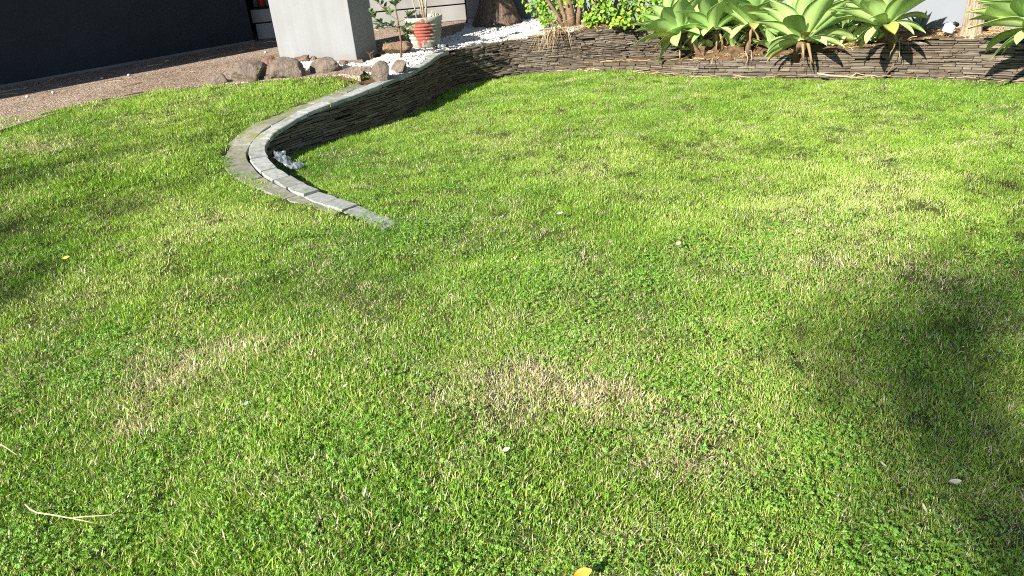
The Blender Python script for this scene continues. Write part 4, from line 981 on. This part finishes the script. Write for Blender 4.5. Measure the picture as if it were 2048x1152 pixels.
for c, R in blobs:
    n = int(60 + 1500 * R * R)
    for _ in range(n):
        d = Vector((rsb.gauss(0, 1), rsb.gauss(0, 1), rsb.gauss(0, 1))).normalized(); p = c + d * R * rsb.uniform(.55, 1.08)
        if p.z < .47: continue
        nrm = (d + Vector((0, -.4, .75))).normalized()
        L = rsb.uniform(.038, .062)
        q = nrm.to_track_quat('Z', 'X').to_matrix().to_4x4()
        mt = Matrix.Translation(p) @ q @ Matrix.Rotation(rsb.uniform(0, 6.28), 4, 'Z') @ Matrix.Rotation(rsb.uniform(-.6, .2), 4, 'Y') @ Matrix.Diagonal((L, L, L, 1))
        lv.append((p.y + (8 if p.z > 1.0 else 0) + rsb.uniform(0, .2), mt, rsb.randrange(3)))
lv.sort(key=lambda q: q[0])
for _, mt, k in lv[:300]:
    o = bpy.data.objects.new('leaf', RLM[k]); link(o, shrub); o.matrix_local = Matrix.Translation(-so_) @ mt
rest = MB()
for _, mt, k in lv[300:]: rest.add([Matrix.Translation(-so_) @ mt @ Vector(v) for v in RL[k].v], RL[k].f)
o = rest.build('foliage', M_hedge, shrub, True); o['kind'] = 'stuff'
for k, (dx, tx, r0) in enumerate(((0, -.05, .05), (.06, .12, .03), (-.05, -.16, .025), (.10, .5, .028), (-.08, -.35, .02), (.12, .75, .022))):
    pts = [(dx, 0, -.03), (dx + tx * .25, .0, .16), (dx + tx * .6, .05, .36), (dx + tx, .1, .75)]
    MB().tube(pts, [r0 * 1.25, r0, r0 * .85, r0 * .6], 9).build('trunk' if k == 0 else 'branch', M_twig, shrub, True)
# straw-coloured grass clump spilling over the wall
cl0 = gp(1112, 66, .445); clump = empty('grass_clump', cl0, 'clump of straw-coloured grass spilling over the slate wall below the shrub', 'grass clump')
mb = MB(); mg = MB(); r = random.Random(33); cv = Vector(cl0)
ii = int(np.argmin(np.linalg.norm(inner[:, :2] - cl0[:2], axis=1))); on = inn[ii]
for k in range(64):
    up = k < 34
    a = r.uniform(0, 6.28); b0 = Vector((r.gauss(0, .07), r.gauss(.05, .05), 0)); 
    if up: pts = [b0, b0 + Vector((r.gauss(0, .03), -.01, .10)), b0 + Vector((r.gauss(0, .08), r.gauss(-.03, .04), r.uniform(.12, .26)))]; (mg if k % 2 else mb).tube(pts, [.0025, .002, .0008], 4, False)
    else:
        t = r.gauss(-.06, .10); b1 = b0 + Vector((t * .3, -.05, .05)); o2 = Vector((on[0], on[1], 0)) * (r.uniform(.10, .16)); L = r.uniform(.08, .27)
        pts = [b0, b1, b1 + Vector((t * .4, 0, 0)) + o2 * .7, b1 + Vector((t * .8, 0, -L * .5)) + o2 * 1.1, b1 + Vector((t * 1.3 + r.gauss(0, .02), 0, -L)) + o2]
        mb.tube(pts, [.003, .003, .0028, .002, .001], 4, False)
mb.build('dry_blades', M_straw, clump); mg.build('green_blades', M_strap, clump)

# ------------------------------------------------------------------ potted plant and sapling
pp = gp(851, 96, .45); pot = empty('potted_plant', (pp[0], pp[1] + .16, .452), 'round ribbed pot with flaking red and whitish paint holding thin pale stems', 'potted plant')
prof = [(.0, .0), (.150, .0), (.158, .008), (.166, .05), (.170, .06), (.166, .066)]
for k in range(5):
    z0 = .085 + k * .034; R0 = .168 + k * .007; prof += [(R0, z0), (R0 + .013, z0 + .010), (R0 + .013, z0 + .020), (R0 + .001, z0 + .028)]
prof += [(.204, .262), (.213, .268), (.216, .315), (.210, .322), (.196, .320), (.190, .28), (.0, .278)]
MB().lathe(prof, 64).build('pot', M_pot, pot, True)
mb = MB(); vs = [(0, 0, .30)] + [(.192 * cos(2 * pi * k / 32), .192 * sin(2 * pi * k / 32), .285 + RNG.uniform(-.005, .01)) for k in range(32)]
mb.add(vs, [(0, 1 + k, 1 + (k + 1) % 32) for k in range(32)]).build('potting_soil', M_bedsoil, pot)
stems = [((-.07, .0), (-.05, .55), .008), ((.0, .02), (-.16, .9), .009), ((.015, -.02), (-.02, 1.0), .011), ((.035, -.03), (.22, .95), .012)]
r = random.Random(4)
for (a, b), (tx, h), R in stems:
    pts = [(a, b, .28), (a + tx * .10, b, .28 + h * .2), (a + tx * .5, b, .28 + h * .5), (a + tx, b + .03, .28 + h)]
    MB().tube(pts, [R * 1.15, R, R * .9, R * .8], 9).build('stem', M_stem, pot, True)
    for k in range(12):
        o = bpy.data.objects.new('leaf', NARROW[k % 2]); link(o, pot); o.matrix_local = Matrix.Translation((a + tx, b + .03, .28 + h)) @ Matrix.Rotation(k * 2.4 + r.random(), 4, 'Z') @ Matrix.Rotation(-r.uniform(-.9, 1.0), 4, 'Y') @ Matrix.Diagonal((.34, .22, .34, 1))
for k in range(7):
    a = r.uniform(0, 6.28); MB().tube([(.18 * cos(a), .18 * sin(a), .30), (.205 * cos(a), .205 * sin(a), .36), (.23 * cos(a), .23 * sin(a), .29)], [.003, .003, .0015], 4).build('dry_blade', M_straw, pot)
# sapling
sb = gp(801, 116, .445); sap = empty('sapling', (*sb[:2], .44), 'slender sapling with glossy dark green leaves rising from white pebbles', 'sapling')
sv = Vector((*sb[:2], .44))
def SP(px, py, dy=0): return Vector(aty(px, py, sb[1] + dy)) - sv
mast = [Vector((0, 0, -.03)), SP(802, 85), SP(798, 55), SP(792, 22), SP(786, -25, .03), SP(788, -70, .05)]
MB().tube(mast, [.011, .010, .009, .008, .006, .003], 8).build('stem', M_twig, sap, True)
mb = agave_leaf(50, .16, .25, .36); SLM = [mb.mesh('sapling_leaf', M_sap, True)]
# lighter leaf mesh (fewer faces)
def small_leaf(seed):
    vs = [(0, 0, 0)]; 
    for f, wd in ((.2, .13), (.5, .19), (.8, .11)):
        vs += [(f, -wd, .03), (f, 0, .0 - .05 * f), (f, wd, .03)]
    vs += [(1, 0, -.10)]
    return MB().add(vs, [(0, 1, 2), (0, 2, 3), (1, 4, 5, 2), (2, 5, 6, 3), (4, 7, 8, 5), (5, 8, 9, 6), (7, 10, 8), (8, 10, 9)])
SLM = [small_leaf(0).mesh('sapling_leaf', M_sap, True)]
tips = [((800, 62), (758, 44), 0), ((758, 44), (742, 26), -.05), ((758, 44), (760, 54), .03), ((795, 40), (768, 18), .04), ((768, 18), (756, 2), 0), ((796, 52), (822, 52), .05), ((796, 45), (828, 24), -.03), ((822, 52), (818, 70), .02), ((792, 22), (790, 8), .02), ((790, 8), (778, -10), 0), ((790, 8), (806, -4), .05), ((789, -30), (760, -40), 0), ((789, -30), (815, -45), .05), ((788, -60), (790, -85), 0), ((800, 70), (812, 62), -.04), ((798, 55), (782, 52), -.02)]
r = random.Random(6)
for (a, b, dy) in tips:
    p0, p1 = SP(*a), SP(b[0], b[1], dy)
    MB().tube([p0, (p0 + p1) / 2 + Vector((0, 0, -.012)), p1], [.0045, .0035, .002], 5).build('branch', M_twig, sap)
    d = (p1 - p0).normalized()
    for k in range(15):
        f = r.uniform(.45, 1.05); p = p0.lerp(p1, f); az = r.uniform(0, 6.28)
        q = (d * .55 + Vector((cos(az), sin(az), r.uniform(-.1, .9))) * .8).normalized()
        L = r.uniform(.055, .09); mt = Matrix.Translation(p) @ q.to_track_quat('X', 'Z').to_matrix().to_4x4() @ Matrix.Rotation(r.uniform(-.8, .8), 4, 'X') @ Matrix.Diagonal((L, L, L, 1))
        o = bpy.data.objects.new('leaf', SLM[0]); link(o, sap); o.matrix_local = mt
# little shoots beside the pillar
for (px, py, h, lab) in ((777, 108, .13, 'thin reddish shoot standing in pebbles left of the sapling'), (742, 118, .10, 'short dry shoot at the right corner of the pillar'), (817, 104, .12, 'small yellow-green seedling between the sapling and the pot')):
    g = gp(px, py, .445); e = empty('seedling', g, lab, 'seedling'); r = random.Random(px)
    for k in range(4): MB().tube([(r.uniform(-.02, .02), 0, -.01), (r.uniform(-.03, .03), 0, h * .6), (r.uniform(-.05, .05), 0, h * r.uniform(.7, 1.1))], [.003, .0025, .001], 4).build('shoot', M_twig if px < 800 else M_strap, e)
    for k in range(4 if px > 760 else 0):
        o = bpy.data.objects.new('leaf', SLM[0]); link(o, e); o.matrix_local = Matrix.Translation((r.uniform(-.03, .03), 0, h * r.uniform(.3, .9))) @ Matrix.Rotation(r.uniform(0, 6.28), 4, 'Z') @ Matrix.Rotation(-.7, 4, 'Y') @ Matrix.Diagonal((.05, .05, .05, 1))

# ------------------------------------------------------------------ small things lying about
# garden spotlights: white tubes with black ends on the wall top
for px, py, lab in ((884, 97, 'small white pipe piece with black ends lying on the wall top before the pot'),):
    g = gp(px, py, .45); e = empty('pipe_piece', (g[0], g[1], .452), lab, 'pipe')
    MB().tube([(-.05, 0, .022), (.05, .012, .022)], .018, 14).build('tube', M_white, e, True)
    for sx in (-1, 1): MB().tube([(sx * .048, sx * .006 + .006, .022), (sx * .062, sx * .0075 + .006, .022), (sx * .074, sx * .009 + .006, .022)], [.021, .0215, .018], 14).build('end_cap', M_black, e, True)
g = gp(1893, 67, .405); e = empty('bottle_cap', (g[0], g[1], .407), 'small white plastic cap with a black spout lying on straw', 'cap', rz=.4)
e.rotation_euler = (.1, .35, .4)
MB().lathe([(0, .0), (.046, .0), (.048, .004), (.048, .062), (.043, .070), (.02, .074), (.018, .082), (0, .083)], 24, (0, 0, .006)).build('cap_body', M_white, e, True)
MB().tube([(.018, 0, .075), (.045, 0, .10), (.085, 0, .095)], [.018, .017, .020], 12).build('spout', M_black, e, True)
# crumpled clear bag at the bend of the wall
from mathutils import noise as mn
g = gp(560, 330, .05); bagpos = Vector((g[0] + .07, g[1] + .03, .0))
vs = []; nb = 26
for i in range(nb):
    for j in range(nb):
        u, v = i / (nb - 1) - .5, j / (nb - 1) - .5
        p = Vector((u * .19 + v * .03, v * .11 + u * -.11, 0)); q = Vector((u * 5, v * 5, 1.7))
        nz = mn.fractal(q, 1, 2, 4); p += Vector((mn.noise(q * 1.7 + Vector((9, 0, 0))) * .04, mn.noise(q * 1.7 + Vector((0, 9, 0))) * .04, abs(nz) * .06 + .02 + max(0, -u) * .16))
        vs.append(p)
bag = MB().add(vs, [(i * nb + j, (i + 1) * nb + j, (i + 1) * nb + j + 1, i * nb + j + 1) for i in range(nb - 1) for j in range(nb - 1)]).build('plastic_bag', M_bag)
bag.location = bagpos; props(bag, 'crumpled clear plastic bag caught at the bend of the slate wall', 'plastic bag')
# sticks
def stick(pts, r0, mt, label, name='stick', cat='stick', n=6):
    P = [Vector(p) for p in pts]; b = P[0]
    o = MB().tube([p - b for p in P], [r0 * (1 - .5 * i / (len(P) - 1)) for i in range(len(P))], n).build(name, mt, None, True); o.location = b
    return props(o, label, cat)
stick([gp(1634, 147, .075), gp(1660, 151, .055), gp(1690, 153, .045), gp(1728, 157, .03)], .012, M_stem, 'long pale dry stalk lying at the foot of the low slate wall', 'dry_stalk', 'stalk')
stick([gp(1770, 154, .02), gp(1780, 140, .09), gp(1789, 127, .16)], .010, M_twig, 'short brown bark sliver leaning on the low slate wall')
stick([gp(1840, 112, .20), gp(1850, 103, .25), gp(1848, 86, .34), gp(1838, 84, .355)], .005, M_stem, 'pale hooked root curling over the top of the low slate wall', 'root', 'root')
stick([gp(1383, 152, .02), gp(1392, 138, .10), gp(1397, 127, .15)], .004, M_stem, 'thin pale stem leaning on the low wall under the second agave')
stick([gp(1958, 108, .20), gp(1958, 90, .30), gp(1960, 76, .39), gp(1972, 73, .40)], .0045, M_stem, 'thin pale stem hanging straight down the low wall near the right edge')
stick([gp(1700, 156, .03), gp(1712, 146, .06), gp(1728, 150, .04), gp(1755, 152, .03)], .005, M_straw, 'bent straw-coloured twig at the wall foot beside the dry stalk', 'twig', 'twig')
stick([gp(1890, 150, .03), gp(1900, 140, .10)], .004, M_straw, 'short straw twig propped against the low wall below the plastic cap', 'twig', 'twig')
stick([gp(0, 185, .452), gp(30, 179, .452), gp(54, 175, .452)], .007, M_stem, 'thin pale stick on the driveway along the dark wall at far left')
stick([gp(295, 132, .452), gp(325, 128, .455), gp(338, 121, .452)], .007, M_stem, 'pale stick on the shaded driveway by the dark wall')
stick([gp(400, 119, .452), gp(425, 113, .455), gp(446, 107, .452)], .006, M_stem, 'long thin stick in the driveway shade nearest the pillar')
# runner stem snaking over the near lawn
RP = [(51, 1009), (60, 1018), (74, 1025), (107, 1030), (141, 1036), (170, 1033), (221, 1030), (249, 1009), (266, 998)]
run = stick([gp(x, y, .043 + .004 * (k % 2)) for k, (x, y) in enumerate(RP)], .0028, M_runner, 'pale creeping runner stem snaking over the near lawn at lower left', 'runner', 'runner stem')
stick([gp(0, 888, .04), gp(14, 896, .045), gp(34, 910, .04)], .0026, M_runner, 'short pale runner stem at the left edge of the near lawn', 'runner', 'runner stem')
stick([gp(141, 1036, .046), gp(170, 1042, .04), (*gp(198, 1048, .03)[:2], .03)], .0018, M_runner, 'short side shoot below the pale creeping runner stem', 'runner', 'runner stem')
# fallen leaves
M_fl = {k: simple('fallen_' + k, c, tuple(min(1, x * 1.35) for x in c), 30, .7, .25) for k, c in dict(orange=(.55, .27, .04), pale=(.52, .46, .30), pink=(.50, .36, .27), green=(.22, .36, .20), yellow=(.45, .42, .08)).items()}
def fleaf(px, py, L, mt, label, rz, z=.045, asp=.5):
    vs = []; n = 8
    for i in range(n + 1):
        f = i / n; wd = asp * sin(pi * min(.97, f * .94 + .03)) ** .8 * .5
        for g_ in (-1, 0, 1): vs.append(((f - .5) * L, g_ * wd * L, L * (.10 * abs(g_) + .12 * (f - .5) ** 2)))
    mb = MB().add(vs, [(i * 3 + j, i * 3 + j + 3, i * 3 + j + 4, i * 3 + j + 1) for i in range(n) for j in range(2)])
    o = mb.build('fallen_leaf', M_fl[mt], None, True); g = gp(px, py, z); o.location = g; o.rotation_euler = (.2, -.1, rz); return props(o, label, 'leaf')
fleaf(1166, 1148, .05, 'orange', 'orange fallen leaf on the lawn at the bottom edge', .2, .05, .6)
fleaf(1910, 964, .035, 'pale', 'pale fallen leaf on the shaded lawn at lower right', -.1)
fleaf(491, 808, .03, 'green', 'grey-green fallen leaf on the grass right of the left worn patch', 1.2)
fleaf(132, 516, .04, 'yellow', 'round yellow leaf in the grass at the far left', .4, .12, .8)
fleaf(1356, 488, .045, 'pink', 'pinkish curled leaf on the lawn right of centre', .9)
fleaf(1848, 1018, .035, 'pale', 'narrow curled pale leaf near the lower right corner', 1.4, .045, .3)
fleaf(1012, 900, .03, 'pale', 'small tan leaf on clover below the worn middle patch', .5)
fleaf(1120, 427, .04, 'pale', 'pale dry leaf on the lawn in the middle distance', .2, .045)
fleaf(1358, 1105, .03, 'pale', 'thin dry leaf standing in clover near the bottom edge', 2.0, .05, .25)
# white pebbles strayed onto the driveway
PM = [pebble(60 + k) for k in range(3)]
for k, (px, py) in enumerate(((204, 158), (258, 152), (107, 187), (55, 195), (532, 106))):
    o = link(bpy.data.objects.new('stray_pebble', PM[k % 3])); g = gp(px, py, DRIVE_Z); o.location = (g[0], g[1], DRIVE_Z + .004); s_ = (1.2, 1.3, 1.4, 1.3, 1.4)[k]; o.scale = (s_,) * 3; o.rotation_euler = (0, 0, k)
    props(o, ('white pebble on the driveway, third from the left of the scattered ones', 'white pebble on the driveway nearest the small brown rock', 'white pebble on the driveway, second from the left edge', 'white pebble on the driveway nearest the left edge of the picture', 'white pebble on the driveway beside the foot of the pillar')[k], 'pebble', 'white pebbles strayed onto the driveway')

# ------------------------------------------------------------------ trees on the street side behind the camera (their shade lies on the lawn)
def leafy(name, label, base, trunk_h, blobs, n, seed, lw, trunk_r=.1):
    r = random.Random(seed); root = empty(name, (base[0], base[1], -.02), label, 'tree')
    MB().tube([(0, 0, -.1), (.05, .02, trunk_h * .5), (0, 0, trunk_h)], [trunk_r * 1.3, trunk_r, trunk_r * .7], 10).build('trunk', M_twig, root, True)
    for (x, y, z, R, sz) in blobs:
        MB().tube([(0, 0, trunk_h * .8), (x * .5, y * .5, (z + trunk_h * .8) / 2), (x, y, z)], [trunk_r * .5, trunk_r * .35, trunk_r * .15], 6).build('branch', M_twig, root)
    mb = MB(); tot = sum(b[3] ** 2 for b in blobs)
    for (x, y, z, R, sz) in blobs:
        for _ in range(int(n * R * R / tot)):
            d = Vector((r.gauss(0, 1), r.gauss(0, 1), r.gauss(0, 1))).normalized() * (r.random() ** .45); p = Vector((x + d.x * R, y + d.y * R, z + d.z * R * sz))
            m = Euler((r.uniform(-1, 1), r.uniform(-1, 1), r.uniform(0, 6.28))).to_matrix(); L = lw * r.uniform(.7, 1.3)
            mb.add([p + m @ Vector(q) * L for q in ((-.5, 0, 0), (0, -.28, 0), (.5, 0, .05), (0, .28, 0))], [(0, 1, 2, 3)])
    o = mb.build('crown', M_treeleaf, root); o['kind'] = 'stuff'; return root
Lh = -SH; CT = 1 / tan(SUN_EL)
def cast(px, py, z, hgt):
    g = gp(px, py, z); return g[:2] - Lh * (hgt - z) * CT
# tall trees with thin crowns: soft, broken shade
def crown_for(H, spots, base_off):
    c = cast(spots[0][0], spots[0][1], spots[0][2], H); bl = []
    for px, py, z, R_, dz in spots:
        q = cast(px, py, z, H + dz); bl.append((q[0] - c[0] - base_off[0], q[1] - c[1] - base_off[1], H + dz, R_ * 1.15, .8))
    return (c[0] + base_off[0], c[1] + base_off[1]), bl
b_, bl_ = crown_for(10.0, [(1760, 650, 0, .36, 0), (1640, 640, 0, .20, .3), (1880, 620, 0, .40, -.3), (1960, 720, 0, .45, .4), (1840, 760, 0, .34, 0), (2020, 560, 0, .32, .2), (2000, 370, 0, .22, .1), (1930, 860, 0, .30, .2), (2040, 980, 0, .34, -.2), (2130, 700, 0, .5, 0), (2200, 560, 0, .6, 0)], (2.2, -3.0))
leafy('street_tree', 'tall thin-crowned street tree behind the camera shading the right of the lawn', b_, 8.2, bl_, 900, 1, .10, .11)
b_, bl_ = crown_for(9.0, [(40, 480, .12, .28, 0), (-60, 420, .15, .4, .3), (110, 530, .08, .16, -.3), (20, 600, .05, .22, .2), (230, 395, .2, .16, 0), (330, 350, .22, .13, .2), (120, 330, .3, .14, .2), (250, 290, .3, .12, 0), (380, 265, .3, .10, .3), (-80, 640, .03, .3, 0), (470, 245, .3, .07, .2)], (-2.5, .4))
leafy('street_tree', 'tall thin-crowned street tree left of the camera shading the left edge of the lawn', b_, 7.4, bl_, 400, 2, .09, .10)

# crumbs of dead leaf and clippings caught in the turf
mb = MB(); rr = random.Random(91); n_ = 0
ids = np.where(inl & (dist < 6.5) & (Y > .8))[0]
while n_ < 330:
    i = ids[rr.randrange(len(ids))]
    if rr.random() > .35 + dry[i] * 2: continue
    c = Vector((LV[i, 0], LV[i, 1], LV[i, 2] + rr.uniform(.012, .026))); L = rr.choice((rr.uniform(.006, .012), rr.uniform(.010, .022))); m = Euler((rr.uniform(-.9, .9), rr.uniform(-.9, .9), rr.uniform(0, 6.28))).to_matrix(); wd = rr.uniform(.2, .5)
    vs = [c + m @ Vector(q) * L for q in ((-.5, -wd * .3, .1), (-.5, wd * .3, .12), (0, -wd * .5, -.05), (0, wd * .5, .02), (.5, -wd * .2, .16), (.55, wd * .25, .1))]
    mb.add(vs, [(0, 2, 3, 1), (2, 4, 5, 3)]); n_ += 1
o = mb.build('lawn_litter', M_dry); o['kind'] = 'stuff'
